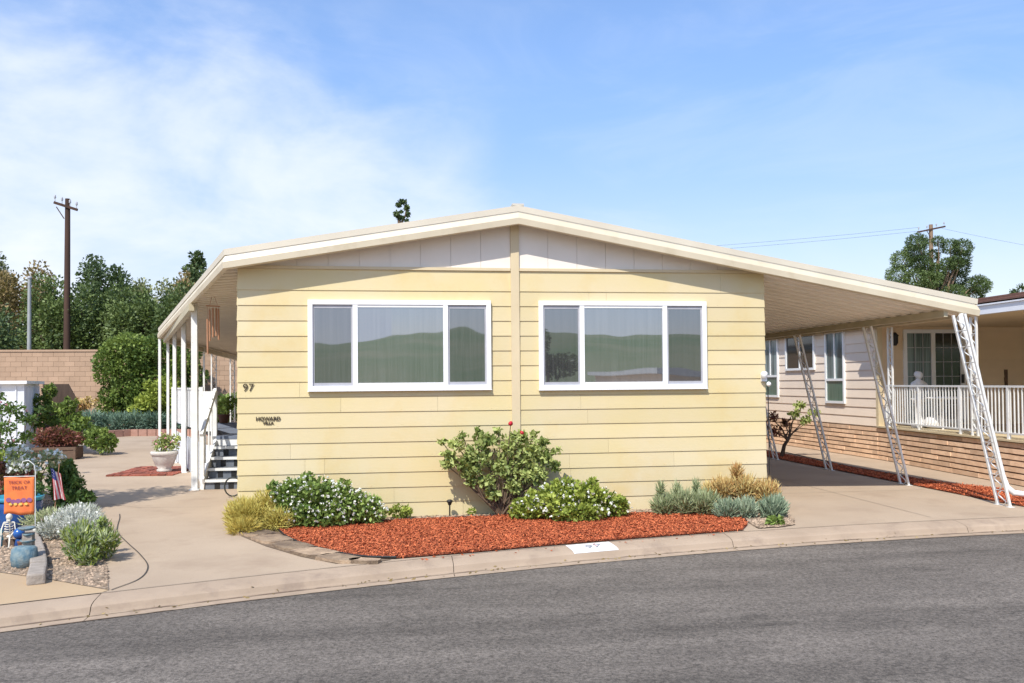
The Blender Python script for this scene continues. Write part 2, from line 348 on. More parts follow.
def leaf_quads(P, D, size, aspect=.5, tilt=.6):
    """rhombic leaves at P pointing roughly along D"""
    n = len(P); A = D*1.0 + rand_dirs(n)*tilt; A /= np.linalg.norm(A, axis=1)[:, None]
    B = np.cross(A, rand_dirs(n)); B /= np.linalg.norm(B, axis=1)[:, None]+1e-9
    s = (size*RNG.uniform(.45, 1.5, n))[:, None]
    V = np.stack([P-A*s*.5, P+B*s*aspect*.5, P+A*s*.5, P-B*s*aspect*.5], 1)
    return V.reshape(-1, 3)
def lumps_cloud(lumps, n, size, shell=.55, aspect=.5, squash=1.0, light_dir=None):
    """n leaves over a list of ellipsoid lumps (cx,cy,cz,rx,ry,rz)"""
    Lp = np.array(lumps, dtype=float); wgt = (Lp[:, 3]*Lp[:, 4]+Lp[:, 3]*Lp[:, 5]+Lp[:, 4]*Lp[:, 5]); wgt /= wgt.sum()
    idx = RNG.choice(len(Lp), n, p=wgt); d = rand_dirs(n); r = RNG.uniform(shell, 1.05, n)**.8
    P = Lp[idx, :3] + d*Lp[idx, 3:6]*r[:, None]
    tone = np.clip(RNG.normal(.45, .27, n) + (RNG.normal(0, .2, len(Lp)))[idx], 0, 1)
    return P, d, tone
def foliage(lumps, n, size, matl, parent, name='foliage', aspect=.5, shell=.5, zmin=None, tilt=.8):
    P, d, t = lumps_cloud(lumps, n, size, shell, aspect)
    if zmin is not None:
        k = P[:, 2] > zmin; P, d, t = P[k], d[k], t[k]
    return np_mesh(name, leaf_quads(P, d, size, aspect, tilt), 4, t, matl, parent)
def make_lumps(c, r, n, k=.42, rng=None):
    """n sub-lumps inside the ellipsoid c, r"""
    o = []
    for _ in range(n):
        d = rand_dirs(1)[0]; q = RNG.uniform(.35, .85)
        s = RNG.uniform(.7, 1.25)*k
        o.append((c[0]+d[0]*r[0]*q, c[1]+d[1]*r[1]*q, c[2]+d[2]*r[2]*q, r[0]*s, r[1]*s, r[2]*s))
    return o
def spikes(lumps, n, ln, wd, matl, parent, name='foliage', up=.8, zmin=0.0):
    """fleshy upright finger leaves: three-sided tapering spikes"""
    P, d, t = lumps_cloud(lumps, n, ln, .3)
    k = P[:, 2] > zmin; P, d, t = P[k], d[k], t[k]; n = len(P)
    A = d*.7 + np.array([0, 0, up]) + rand_dirs(n)*.35; A /= np.linalg.norm(A, axis=1)[:, None]
    B = np.cross(A, rand_dirs(n)); B /= np.linalg.norm(B, axis=1)[:, None]; Cc = np.cross(A, B)
    s = (ln*RNG.uniform(.6, 1.3, n))[:, None]; q = []
    tip = P + A*s*.6
    ring = [P - A*s*.4 + (B*math.cos(a)+Cc*math.sin(a))*wd for a in (0, 2.094, 4.189)]
    for i in range(3): q.append(np.stack([ring[i], ring[(i+1) % 3], tip], 1))
    V = np.concatenate(q).reshape(-1, 3); return np_mesh(name, V, 3, np.tile(t, 3), matl, parent)
def flowers(lumps, n, size, matl, parent, name='flower', zmin=None, top=True):
    P, d, t = lumps_cloud(lumps, n*3, size, .98)
    if top: k = (d[:, 1] < .35) & (d[:, 2] > -.3)
    else: k = d[:, 2] > -2
    P, d = P[k][:n], d[k][:n]
    V = [np.concatenate([leaf_quads(p[None]+rand_dirs(1)*size*.35, dd[None], size*.8, .8, 1.2) for _ in range(5)]) for p, dd in zip(P, d)]
    for v in V[:100]: np_mesh(name, v, 4, RNG.uniform(0, 1, 5), matl, parent)
    if len(V) > 100:
        v = np.concatenate(V[100:]); np_mesh(name, v, 4, RNG.uniform(0, 1, len(v)//4), matl, parent)['kind'] = 'stuff'
def stems(mb, base, tips, r0, r1, wob=.1):
    base = Vector(base)
    for tp in tips:
        tp = Vector(tp); pts = []
        for i in range(5):
            u = i/4; p = base.lerp(tp, u); p += Vector((random.uniform(-1, 1), random.uniform(-1, 1), 0))*wob*math.sin(math.pi*u)
            pts.append(p)
        mb.tube(pts, [r0+(r1-r0)*i/4 for i in range(5)], 6)
def text_mesh(body, size, font_depth=.004, off=0.0):
    cu = bpy.data.curves.new('lettering', 'FONT'); cu.body = body; cu.size = size; cu.extrude = font_depth/2; cu.offset = off; cu.align_x = 'CENTER'; cu.align_y = 'CENTER'; cu.resolution_u = 4
    o = bpy.data.objects.new('lettering', cu); C.objects.link(o)
    bpy.context.view_layer.update()
    me = bpy.data.meshes.new_from_object(o.evaluated_get(bpy.context.evaluated_depsgraph_get()))
    bpy.data.objects.remove(o); bpy.data.curves.remove(cu); return me
def sheet(name, pts, z, matl, kind='structure'):
    """flat ground sheet, triangulated n-gon"""
    mb = MB(); mb.face([(x, y, z) for x, y in pts]); o = mb.build(name, matl); o['kind'] = kind
    if o.data.polygons[0].normal.z < 0: o.data.flip_normals()
    return o
def in_poly(P, poly):
    x, y = P[:, 0], P[:, 1]; ins = np.zeros(len(P), bool); j = len(poly)-1
    for i in range(len(poly)):
        xi, yi = poly[i]; xj, yj = poly[j]
        c = ((yi > y) != (yj > y)) & (x < (xj-xi)*(y-yi)/(yj-yi+1e-12)+xi); ins ^= c; j = i
    return ins
def scatter(poly, n):
    a = np.array(poly); lo, hi = a.min(0), a.max(0); P = RNG.uniform(lo, hi, (n*3, 2)); P = P[in_poly(P, poly)][:n]; return P

# ------------------------------------------------------------------ ground, street, kerb
gx = np.array([-4.67, -3.9, -2.49, -.47, 2.6, 6.0]); gy = np.array([-4.53, -4.13, -3.68, -3.1, -2.37, -2.08])
GC = np.polyfit(gx, gy, 3 if False else 2)
def g(x):                                    # kerb line: street edge
    lo, hi = -7.0, 8.0
    if x < lo: return float(np.polyval(GC, lo) + (2*GC[0]*lo+GC[1])*(x-lo))
    if x > hi: return float(np.polyval(GC, hi) + (2*GC[0]*hi+GC[1])*(x-hi))
    return float(np.polyval(GC, x))
PROF = [(0, -.118), (.08, -.117), (.165, -.112), (.180, -.090), (.200, -.050), (.225, -.034), (.27, -.022), (.34, -.012), (.46, 0.0)]
def zc(d):
    return float(np.interp(d, [p[0] for p in PROF], [p[1] for p in PROF]))
mb = MB(); mb.face([(-400, -400, -.30), (400, -400, -.30), (400, 500, -.30), (-400, 500, -.30)]); mb.build('ground', M['earth'])['kind'] = 'structure'
xs = [-60+i*2 for i in range(27)] + [-7+i*.25 for i in range(61)] + [9+i*2 for i in range(27)]
mb = MB()
for a, b in zip(xs, xs[1:]): mb.poly([(a, g(a)-9.3, -.12), (b, g(b)-9.3, -.12), (b, g(b)+.02, -.12), (a, g(a)+.02, -.12)], [(0, 1, 2, 3)])
mb.build('street', M['asphalt'])['kind'] = 'structure'
def kerb(name, side):
    mb = MB(); breaks = [-60, -30, -12, -7.6, -4.15, -1.05, 2.2, 5.4, 8.6, 12, 30, 60]
    for a, b in zip(breaks, breaks[1:]):
        a += .003; b -= .003; n = max(2, int((b-a)/.3)) if abs(a) < 13 else 12
        for i in range(n):
            x0 = a+(b-a)*i/n; x1 = a+(b-a)*(i+1)/n
            def P(x, d, z): return (x, g(x)+d if side > 0 else g(x)-9.3-d, z)
            for (d0, z0), (d1, z1) in zip(PROF, PROF[1:]):
                q = [P(x0, d0, z0), P(x1, d0, z0), P(x1, d1, z1), P(x0, d1, z1)]
                mb.face(q if side > 0 else q[::-1], smooth=True)
            q = [P(x0, 0, -.2), P(x1, 0, -.2), P(x1, 0, -.124), P(x0, 0, -.124)]; mb.face(q if side > 0 else q[::-1])
    o = mb.build(name, M['curb']); o['kind'] = 'structure'
kerb('kerb', 1); kerb('far_kerb', -1)
mb = MB()
for a, b in zip(xs, xs[1:]):
    mb.poly([(a, g(a)+.465, 0), (b, g(b)+.465, 0), (b, 27, 0), (a, 27, 0)], [(0, 1, 2, 3)])
mb.build('driveway', M['concrete'])['kind'] = 'structure'
mb = MB()
for a, b in zip(xs, xs[1:]):
    mb.poly([(a, -70, 0), (b, -70, 0), (b, g(b)-9.3-.465, 0), (a, g(a)-9.3-.465, 0)], [(0, 1, 2, 3)])
mb.build('far_pavement', M['concrete'])['kind'] = 'structure'

# neighbour's ochre drive at lower left
BF = [(-9.0, -.9), (-7.2, -1.75), (-5.4, -2.78), (-4.8, -3.19), (-4.12, -3.72)]
sheet('side_driveway', [(-9.5, g(-9.5)+.50)]+[(x, g(x)+.47) for x in (-8.5, -7.5, -6.5, -5.5, -4.8, -4.16)]+BF[::-1], .004, M['drive2'])
# gravel planting bed at left
BR = [(-4.12, -3.72), (-4.44, -2.73), (-4.92, -1.42), (-5.66, .53), (-6.25, 1.89), (-6.84, 2.9), (-7.8, 4.4), (-9.5, 5.0), (-14, 5.0), (-14, .5)]
BED = BF + BR[1:]
sheet('gravel_bed', BED, .008, M['gravelbase'])
def stones(name, poly, n, s, matl, z, flat=.6):
    P = scatter(poly, n); n = len(P); r = s*RNG.uniform(.5, 1.3, n); V = []
    base = np.stack([P[:, 0], P[:, 1], np.full(n, z)], 1)
    a = RNG.uniform(0, 6.28, n); q = []
    ring = [base + np.stack([np.cos(a+k*1.571)*r*RNG.uniform(.7, 1.2, n), np.sin(a+k*1.571)*r*RNG.uniform(.7, 1.2, n), np.zeros(n)], 1) for k in range(4)]
    top = base + np.stack([np.zeros(n), np.zeros(n), r*flat], 1)
    for k in range(4): q.append(np.stack([ring[k], ring[(k+1) % 4], top], 1))
    return np_mesh(name, np.concatenate(q).reshape(-1, 3), 3, np.tile(RNG.uniform(0, 1, n), 4), matl)
tag(stones('gravel', [p for p in BED if p[0] > -9]+[(-9, 3)], 9000, .022, M['gravel'], .010), 'loose tan pea gravel spread over the left planting bed', 'gravel', kind='stuff')

# joints and seams in the concrete
def strip(name, pts, wd, z, matl):
    mb = MB()
    for (x0, y0), (x1, y1) in zip(pts, pts[1:]):
        dx, dy = x1-x0, y1-y0; l = math.hypot(dx, dy) or 1; nx, ny = -dy/l*wd/2, dx/l*wd/2
        mb.face([(x0-nx, y0-ny, z), (x1-nx, y1-ny, z), (x1+nx, y1+ny, z), (x0+nx, y0+ny, z)])
    o = mb.build(name, matl); o['kind'] = 'structure'
    for p in o.data.polygons:
        if p.normal.z < 0: p.flip()
    return o
def spline(pts, n=8):
    out = []; P = [np.array(p, float) for p in pts]; P = [2*P[0]-P[1]]+P+[2*P[-1]-P[-2]]
    for i in range(1, len(P)-2):
        for k in range(n):
            t = k/n; out.append(tuple(.5*((2*P[i])+(-P[i-1]+P[i+1])*t+(2*P[i-1]-5*P[i]+4*P[i+1]-P[i+2])*t*t+(-P[i-1]+3*P[i]-3*P[i+1]+P[i+2])*t**3)))
    out.append(tuple(P[-2])); return out
M['joint'] = mat('joint_filler', (.07, .06, .05), .9)
M['faint'] = mat('tooled_joint_shade', (.30, .24, .18), .9)
strip('path_joint', spline([(-4.10, -3.72), (-3.98, -3.3), (-4.05, -2.75), (-4.30, -2.1), (-4.62, -1.4), (-4.95, -.65), (-5.12, -.1), (-5.3, .6), (-5.42, 1.0)]), .013, .006, M['joint'])
M['dark_line'] = mat('gutter_line', (.17, .12, .085), .95, (.40, .31, .22), 3, (.4, .6), 8)
def kerb_strip(name, d, wd, dz, matl, x0=-12, x1=12):
    mb = MB(); n = 140
    for i in range(n):
        a, b = x0+(x1-x0)*i/n, x0+(x1-x0)*(i+1)/n; wa = wd
        mb.face([(a, g(a)+d-wa/2, zc(d-wa/2)+dz), (b, g(b)+d-wa/2, zc(d-wa/2)+dz), (b, g(b)+d+wa/2, zc(d+wa/2)+dz), (a, g(a)+d+wa/2, zc(d+wa/2)+dz)])
    mb.build(name, matl)['kind'] = 'structure'
kerb_strip('gutter_line', .150, .030, .003, M['dark_line'])  # dark brown line along the joint of gutter pan and lip
kerb_strip('kerb_joint', .470, .012, .006, M['faint'])
kerb_strip('gutter_edge', .006, .02, .004, M['dark_line'])
strip('drive_joint', [(-9.0, 3.0), (-6.0, 2.2), (-5.3, 1.6), (-4.3, 1.5)], .010, .006, M['faint'])
strip('drive_joint', [(5.25, -1.4), (5.35, 4), (5.4, 9)], .010, .006, M['faint'])
strip('drive_joint', [(3.55, 1.2), (6.9, 1.2)], .012, .006, M['faint'])
strip('drive_joint', [(3.2, -1.15), (3.62, .0)], .014, .006, M['faint'])
strip('drive_joint', [(-9.2, 8.6), (-6.4, 8.3)], .015, .006, M['faint'])
strip('drive_joint', [(-9.2, 14.2), (-6.4, 13.9)], .02, .006, M['faint'])

# ------------------------------------------------------------------ the yellow home
HW = 3.65; DEP = 18.0
home = thing('mobile_home', 'pale yellow lap-sided home with low white-trimmed gable, carport and porch awning', 'house', (0, 0, 0))
LAPZ = [0.0] + [1.418+.2035*k for k in range(-6, 9)] + [3.322]
def lap_wall(mb, a, b, zs, nrm, th=.016, pieces=3, mi=0):
    """lap boards between ground points a and b, facing nrm"""
    a = Vector((*a, 0)); b = Vector((*b, 0)); n = Vector((*nrm, 0)).normalized(); ln = (b-a).length
    for z0, z1 in zip(zs, zs[1:]):
        cuts = sorted([0]+[random.uniform(.15, .85) for _ in range(random.randint(0, pieces-1))]+[1])
        for u0, u1 in zip(cuts, cuts[1:]):
            e = .0022/ln if u1 < 1 else 0
            p0 = a.lerp(b, u0); p1 = a.lerp(b, u1-e); Z = Vector((0, 0, 1)); t = random.random()
            c = [p0+n*th+Z*z0, p1+n*th+Z*z0, p1+n*.005+Z*(z1+.002), p0+n*.005+Z*(z1+.002), p0-n*.01+Z*z0, p1-n*.01+Z*z0, p1-n*.01+Z*z1, p0-n*.01+Z*z1]
            mb.poly(c, [(0, 1, 2, 3), (4, 5, 1, 0), (1, 5, 6, 2), (4, 0, 3, 7)], mi, t)
mb = MB(); lap_wall(mb, (-HW, 0), (-.02, 0), LAPZ, (0, -1)); lap_wall(mb, (.095, 0), (HW, 0), LAPZ, (0, -1))
sz = LAPZ[:-1]+[3.2]
lap_wall(mb, (-HW, DEP), (-HW, 0), sz, (-1, 0)); lap_wall(mb, (HW, 0), (HW, DEP), sz, (1, 0))
mb.box(-HW+.012, HW-.012, .012, DEP, 0.0, 3.2, 0)
for z0 in LAPZ[:-1]:
    x = -HW+.1
    while x < HW-.05:
        if not (-.04 < x < .12): mb.box(x-.003, x+.003, -.0175, -.012, z0+.022, z0+.028, 0, .0)
        x += .406
mb.build('wall', M['siding'], home)
# gable with vertical grooved panels under the rake
PK = .06
def zroof(x):                                # underside of the fascia along the front
    return 3.93 - (x-PK)*.1825 if x > PK else 3.93 + (x-PK)*.172
mb = MB(); y = -.004
edges = [-HW]+[-.02-.41*k for k in range(8, 0, -1)]+[-.02]; edges2 = [.095]+[.095+.41*k for k in range(1, 9)]+[HW]
for E_ in (edges, edges2):
    for a, b in zip(E_, E_[1:]):
        if b-a < .02: continue
        a2, b2 = a+.002, b-.002; za, zb = zroof(a2)+.1, zroof(b2)+.1
        mb.poly([(a2, y, 3.36), (b2, y, 3.36), (b2, y, zb), (a2, y, za), (a2, y+.02, 3.36), (b2, y+.02, 3.36), (b2, y+.02, zb), (a2, y+.02, za)],
                [(0, 1, 2, 3), (1, 5, 6, 2), (4, 0, 3, 7)], 0, random.random())
mb.poly([(-HW, .012, 3.2), (HW, .012, 3.2), (HW, .012, zroof(HW)+.1), (PK, .012, 4.03), (-HW, .012, zroof(-HW)+.1)], [(0, 1, 2, 3, 4)])
mb.build('gable_panel', M['gable'], home)
mb = MB(); mb.box(-.02, .095, -.034, .01, 0.0, 4.0); mb.build('center_batten', M['trim'], home)
mb = MB(); mb.box(-HW, -.024, -.028, .01, 3.326, 3.366); mb.box(.099, HW, -.028, .01, 3.326, 3.366); mb.build('gable_trim', M['trim'], home)

# swept fascia: patio edge - front rake - carport eave
def sweep(path, profs, closed_ends=True):
    """path: 3D points walked with the outside on the right; profs: [(out, up)...] with material index per band"""
    P = [Vector(p) for p in path]; ns = []
    for i in range(len(P)):
        def nn(a, b):
            d = (b-a); d.z = 0; d.normalize(); return Vector((d.y, -d.x, 0))
        if i == 0: n = nn(P[0], P[1])
        elif i == len(P)-1: n = nn(P[-2], P[-1])
        else:
            n0, n1 = nn(P[i-1], P[i]), nn(P[i], P[i+1]); n = (n0+n1); n = n/ max(.3, (n.length**2/2)); 
        ns.append(n)
    return P, ns
A_ = (-3.76, -.235, 3.285); B_ = (-7.47, 11.2, 3.0); C_ = (-6.71, 18.0, 2.70)
RE = (6.8, -.235, 2.70)
path = [C_, B_, A_, (PK, -.235, 3.93), RE, (6.8, 18, 2.70)]
def fascia_part(name, prof, matl, pth=path):
    P, ns = sweep(pth, prof); mb = MB(); k = len(prof)
    for i in range(len(P)-1):
        for j in range(k):
            a, b = prof[j], prof[(j+1) % k]
            q = [P[i]+ns[i]*a[0]+Vector((0, 0, a[1])), P[i+1]+ns[i+1]*a[0]+Vector((0, 0, a[1])), P[i+1]+ns[i+1]*b[0]+Vector((0, 0, b[1])), P[i]+ns[i]*b[0]+Vector((0, 0, b[1]))]
            mb.face(q)
    mb.face([P[0]+ns[0]*a[0]+Vector((0, 0, a[1])) for a in prof]); mb.face([P[-1]+ns[-1]*a[0]+Vector((0, 0, a[1])) for a in prof[::-1]])
    return mb.build(name, matl, roof if name != 'roof' else home)
# roof sheets
mb = MB()
zt = .19
def rz_(x): return zroof(x)+zt
for x0, x1 in ((-3.74, PK), (PK, 6.78)):
    mb.poly([(x0, -.25, rz_(x0)), (x1, -.25, rz_(x1)), (x1, DEP, rz_(x1)), (x0, DEP, rz_(x0)), (x0, -.25, rz_(x0)-.03), (x1, -.25, rz_(x1)-.03), (x1, DEP, rz_(x1)-.03), (x0, DEP, rz_(x0)-.03)],
            [(0, 1, 2, 3), (7, 6, 5, 4), (0, 4, 5, 1), (2, 6, 7, 3)])
mb.poly([(-3.76, -.24, 3.45), (-7.45, 11.2, 3.17), (-6.70, DEP, 2.87), (-3.66, DEP, 3.45)], [(0, 3, 1), (1, 3, 2)])
roof = mb.build('roof', M['roofcoat'], home)
fascia_part('fascia', [(.0, .0), (.035, .005), (.045, .085), (.012, .165), (-.03, .165), (-.03, 0)], M['fascia'])
fascia_part('roof_edge', [(-.03, .172), (.02, .175), (.025, .255), (-.03, .262)], M['fascia_top'])
mb = MB(); mb.bar((PK, -.24, 4.20), (PK, DEP, 4.20), .16, .03); mb.build('ridge_cap', M['roofcoat'], roof)
# small roof vents that peek over the edge
for (vx, vy) in ((-2.9, 1.6), (3.1, 2.0)):
    mb = MB(); mb.tube([(vx, vy, rz_(vx)-.02), (vx, vy, rz_(vx)+.13)], .04, 10); mb.lathe((vx, vy, rz_(vx)+.13), [(.07, 0), (.075, .02), (.02, .05)], 10)
    mb.build('roof_vent', M['roofcoat'], roof)

# carport ceiling of formed pans
def pans(mb, inner, outer, y0, y1, pitch=.30, t=.5):
    """inner/outer: functions y -> point"""
    yy = y0
    seq = [(0, 0), (.055, .0), (.072, .065), (.228, .065), (.245, 0)]
    pts = []
    while yy < y1:
        for dy, dz in seq: pts.append((yy+dy*pitch/.30, dz))
        yy += pitch
    for (ya, za), (yb, zb) in zip(pts, pts[1:]):
        ia, ib, oa, ob = Vector(inner(ya)), Vector(inner(yb)), Vector(outer(ya)), Vector(outer(yb))
        for v, z in ((ia, za), (oa, za), (ib, zb), (ob, zb)): v.z += z
        mb.face([ia, ib, ob, oa])
mb = MB(); pans(mb, lambda y: (HW, y, zroof(HW)+.02), lambda y: (6.72, y, zroof(6.72)+.02), -.22, DEP)
mb.build('carport_ceiling', M['pan'], home)
def left_outer(y):
    if y < 11.2: u = (y+.27)/11.47; return (-3.74+(-7.45+3.74)*u, y, 3.30+(3.02-3.30)*u)
    u = (y-11.2)/6.8; return (-7.45+.75*u, y, 3.02-.30*u)
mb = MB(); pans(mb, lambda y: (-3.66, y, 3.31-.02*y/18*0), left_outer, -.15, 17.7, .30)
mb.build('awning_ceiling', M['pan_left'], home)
mb = MB(); mb.box(6.32, 6.38, -.205, DEP, 2.695, 2.795); mb.build('carport_beam', M['beam'], home)
mb = MB()
mb.bar((-5.0, 3.5, 3.12), (-7.30, 11.1, 2.95), .09, .12); mb.bar((-7.30, 11.1, 2.95), (-6.6, 17.6, 2.66), .09, .12); mb.build('awning_beam', M['beam'], home)
# carport posts: leaning pairs of rails with scrollwork between
def scroll(mb, a, b, side, r, th, n=9, turns=1):
    """S curve between a and b in the plane given by side"""
    a = Vector(a); b = Vector(b); s = Vector(side)
    pts = []
    for i in range(n+1):
        u = i/n; pts.append(a.lerp(b, u)+s*math.sin(u*2*math.pi)*r*.8)
    mb.tube(pts, th, 5)
def carport_post(y0, sh=0.0):
    top = Vector((6.36+sh, y0, 2.69)); ft = Vector((7.0+sh, y0, .0))
    p = None
    for k, s in enumerate((-1, 1)):
        o = Vector((s*.012, s*.14, 0)); q = MB(); q.bar(top+o, ft+o, .032, .032); q.bar(ft+o+Vector((0, 0, .002)), ft+o+Vector((.0, 0, .008)), .09, .07, up=(0, 1, 0))
        if k == 0: p = q.build('carport_post', M['white_paint'], home)
        else: q.build('rail', M['white_paint'], p)
    q = MB(); n = 12
    for i in range(n):
        u0, u1 = (i+.08)/n, (i+.92)/n; a = top.lerp(ft, u0); b = top.lerp(ft, u1); side = Vector((.085, .99, 0))
        scroll(q, a, b, side, .085, .009)
        q.bar(top.lerp(ft, (i+1)/n)+side*-.125, top.lerp(ft, (i+1)/n)+side*.125, .010, .010)
    q.build('scrollwork', M['white_paint'], p)
for y0 in (-.67, 1.91, 4.46, 6.86, 9.4): carport_post(y0, -.14 if y0 < 0 else 0)
mb = MB(); mb.tube([(6.56, -.26, 2.73), (6.54, -.28, 2.62), (6.58, -.34, 2.42), (6.97, -.50, .42), (7.01, -.54, .25), (7.08, -.58, .17), (7.22, -.60, .15)], .042, 10)
mb.build('downspout', M['white_paint'], home)
# patio posts on the left
def patio_post(x, y, z0=0, w=.09, zt=None):
    q = MB(); zt = zt or left_outer(y)[2]-.02; q.box(x-w/2, x+w/2, y-w/2, y+w/2, z0, zt); q.box(x-w*.8, x+w*.8, y-w*.8, y+w*.8, z0, z0+.02)
    q.build('awning_post', M['white_paint'], home)
patio_post(-4.99, 3.70, w=.10); patio_post(-5.88, 6.83, w=.085); patio_post(-6.62, 9.2, w=.075); 
def lattice_post(x, y, z0, zt, dx, dy, parent, name='awning_post'):
    q = MB(); q.bar((x-dx, y-dy, z0), (x-dx, y-dy, zt), .035); q.bar((x+dx, y+dy, z0), (x+dx, y+dy, zt), .035)
    n = int((zt-z0)/.28)
    for i in range(n):
        a = z0+(zt-z0)*(i+.1)/n; b = z0+(zt-z0)*(i+.9)/n
        scroll(q, (x, y, a), (x, y, b), (dx*.8, dy*.8, 0), 1, .009)
        q.bar((x-dx, y-dy, b+.02), (x+dx, y+dy, b+.02), .012)
    q.build(name, M['white_paint'], parent)
patio_post(-7.43, 11.1, w=.06, zt=2.98); patio_post(-7.23, 11.1, w=.06, zt=2.98); lattice_post(-6.95, 15.4, 0, 2.80, .05, .10, home); lattice_post(-6.72, 17.2, 0, 2.72, .05, .10, home)
patio_post(-6.95, 14.0, w=.05, zt=2.86)

# windows
def home_window(x0, x1, z0, z1, m1, m2, n):
    w_ = .062; yo = -.062
    f = MB()
    f.box(x0, x1, yo, 0, z1-w_, z1); f.box(x0, x1, yo, 0, z0, z0+w_); f.box(x0, x0+w_, yo, 0, z0+w_, z1-w_); f.box(x1-w_, x1, yo, 0, z0+w_, z1-w_)
    f.box(x0-.008, x1+.008, yo-.006, -.026, z0-.012, z0-.001)
    win = f.build('window', M['white'], home)
    mu = MB()
    for m in (m1, m2): mu.box(m-.033, m+.033, yo+.004, -.006, z0+w_, z1-w_)
    # sash of the middle light, proud of the side lights
    a, b, c, d = m1+.033, m2-.033, z0+w_, z1-w_
    mu.box(a, b, yo+.012, -.006, c, c+.035); mu.box(a, b, yo+.012, -.006, d-.035, d)
    mu.build('mullion', M['white'], win)
    for (a, b) in ((x0+w_, m1-.033), (m2+.033, x1-w_)):
        s = MB(); e = .04
        s.box(a, b, -.040, -.006, c, c+e); s.box(a, b, -.040, -.006, d-e*1.2, d); s.box(a, a+.022, -.038, -.006, c+e, d-e*1.2); s.box(b-.022, b, -.038, -.006, c+e, d-e*1.2)
        s.build('screen_frame', M['grey_frame'] if n == 0 else M['grey_frame'], win)
        p = MB(); p.box(a+.022, b-.022, -.032, -.025, c+e, d-e*1.2); p.build('window_pane', M['screenglass'], win)
    p = MB(); p.box(m1+.033, m2-.033, -.036, -.028, c+.035, d-.035); p.build('window_pane', M['glass'], win)
home_window(-2.746, -.303, 1.706, 2.914, -2.127, -.921, 0)
home_window(.361, 2.768, 1.692, 2.916, .968, 2.157, 0)
# number, name plaque
def put_text(body, size, loc, matl, name, parent, th=.012, sx=1.0, off=.0):
    me = text_mesh(body, size, th, off); me.transform(Matrix.Diagonal((sx, 1, 1, 1)))
    me.transform(Matrix.Rotation(math.pi/2, 4, 'X')); me.transform(Matrix.Translation(loc)); return link_mesh(name, me, matl, parent)
put_text('97', .140, (-3.515, -.0225, 1.752), M['bronze'], 'house_number', home, th=.004, sx=1.05)
pl = put_text('HOWARD', .070, (-3.262, -.0225, 1.340), M['bronze'], 'name_plaque', home, th=.004, sx=.98, off=.0022)
put_text('VILLA', .056, (-3.262, -.0235, 1.284), M['bronze'], 'plaque_lower_line', pl, th=.004, off=.0022)
# corner floodlight
mb = MB(); mb.box(3.58, 3.66, -.05, -.012, 1.78, 1.88); mb.lathe((3.60, -.09, 1.85), [(.02, -.03), (.045, .0), (.05, .05), (.03, .07)], 10); mb.ball((3.68, -.06, 1.74), .035)
mb.build('security_light', M['white'], home)
# cable down the corner
mb = MB(); mb.tube([(3.685, -.02, 1.72), (3.69, -.02, .9), (3.69, -.02, .1)], .008, 5); mb.build('cable', M['black'], home)
# black foundation line
mb = MB(); mb.box(-HW+.02, HW-.02, -.012, .0, 0.0, .03); mb.build('skirt_base', M['rubber'], home)

# ------------------------------------------------------------------ porch steps and deck
porch = thing('porch_deck', 'raised grey porch deck with four steps, white handrail and white side panels', 'porch', (-4.4, 6, 0))
rise = .17; run = .27; xl, xr = -4.84, -3.70; ys = 3.72
for k in range(4):
    z = rise*(k+1); y = ys+run*k
    q = MB(); q.box(xl, xr, y-.03, y+run+.02, z-.045, z); q.box(xl, xr, y-.038, y-.031, z-.045, z+.002, 1); q.box(xl, xr, y-.038, y-.012, z+.0005, z+.003, 1); q.build('tread', [M['tread'], M['white_paint']], porch)
    q = MB(); q.box(xl+.02, xr, y, y+.02, z-rise+.001 if k == 0 else z-rise+.001, z-.046)
    for xx in (xl+.17, xl+.40, xl+.72, xl+.95): q.box(xx, xx+.09, y-.006, y-.001, z-rise+.004, z-.048, 1)
    q.build('riser', [M['stair'], M['black']], porch)
yd = ys+run*4
q = MB(); q.box(xl-.02, xr, yd-.02, yd+.03, .60, .80); q.build('deck_fascia', M['white'], porch)
q = MB()
def dx(y): return -5.02-.30*(y-3.7)+.22
q.poly([(xl, yd-.03, .85), (xr, yd-.03, .85), (xr, 11.0, .85), (dx(11.0), 11.0, .85), (dx(yd)+.2, yd-.03, .85)], [(0, 1, 2, 3, 4)])
q.poly([(xl, yd-.03, .80), (xr, yd-.03, .80), (xr, yd-.03, .85), (xl, yd-.03, .85)], [(0, 1, 2, 3)])
q.build('deck_floor', M['deck'], porch)
def pan_(name, x0, y0, x1, y1, z0, z1, matl, th=.03):
    q = MB(); a = Vector((x0, y0, 0)); b = Vector((x1, y1, 0)); d = (b-a).normalized(); n = Vector((d.y, -d.x, 0))*th/2
    q.poly([a-n+Vector((0, 0, z0)), a+n+Vector((0, 0, z0)), b+n+Vector((0, 0, z0)), b-n+Vector((0, 0, z0)), a-n+Vector((0, 0, z1)), a+n+Vector((0, 0, z1)), b+n+Vector((0, 0, z1)), b-n+Vector((0, 0, z1))],
           [(3, 2, 1, 0), (4, 5, 6, 7), (0, 1, 5, 4), (1, 2, 6, 5), (2, 3, 7, 6), (3, 0, 4, 7)])
    return q.build(name, matl, porch)
X1, Y1 = -4.93, 4.85
pan_('side_panel', X1-.25, Y1+.3, dx(10.2)-.12, 10.2, .93, 1.70, M['white_paint'])
pan_('top_rail', X1-.25, Y1+.3, dx(10.2)-.12, 10.2, 1.705, 1.745, M['white_paint'], .06)
pan_('skirting', X1-.24, Y1+.3, dx(10.2)-.10, 10.2, .0, .70, M['shed'])
pan_('side_panel', X1-.25, Y1+.27, X1+.05, Y1+.20, .93, 1.68, M['white_paint'])
pan_('skirting', X1-.22, Y1+.27, xl-.02, Y1-.1, .0, .68, M['shed'])
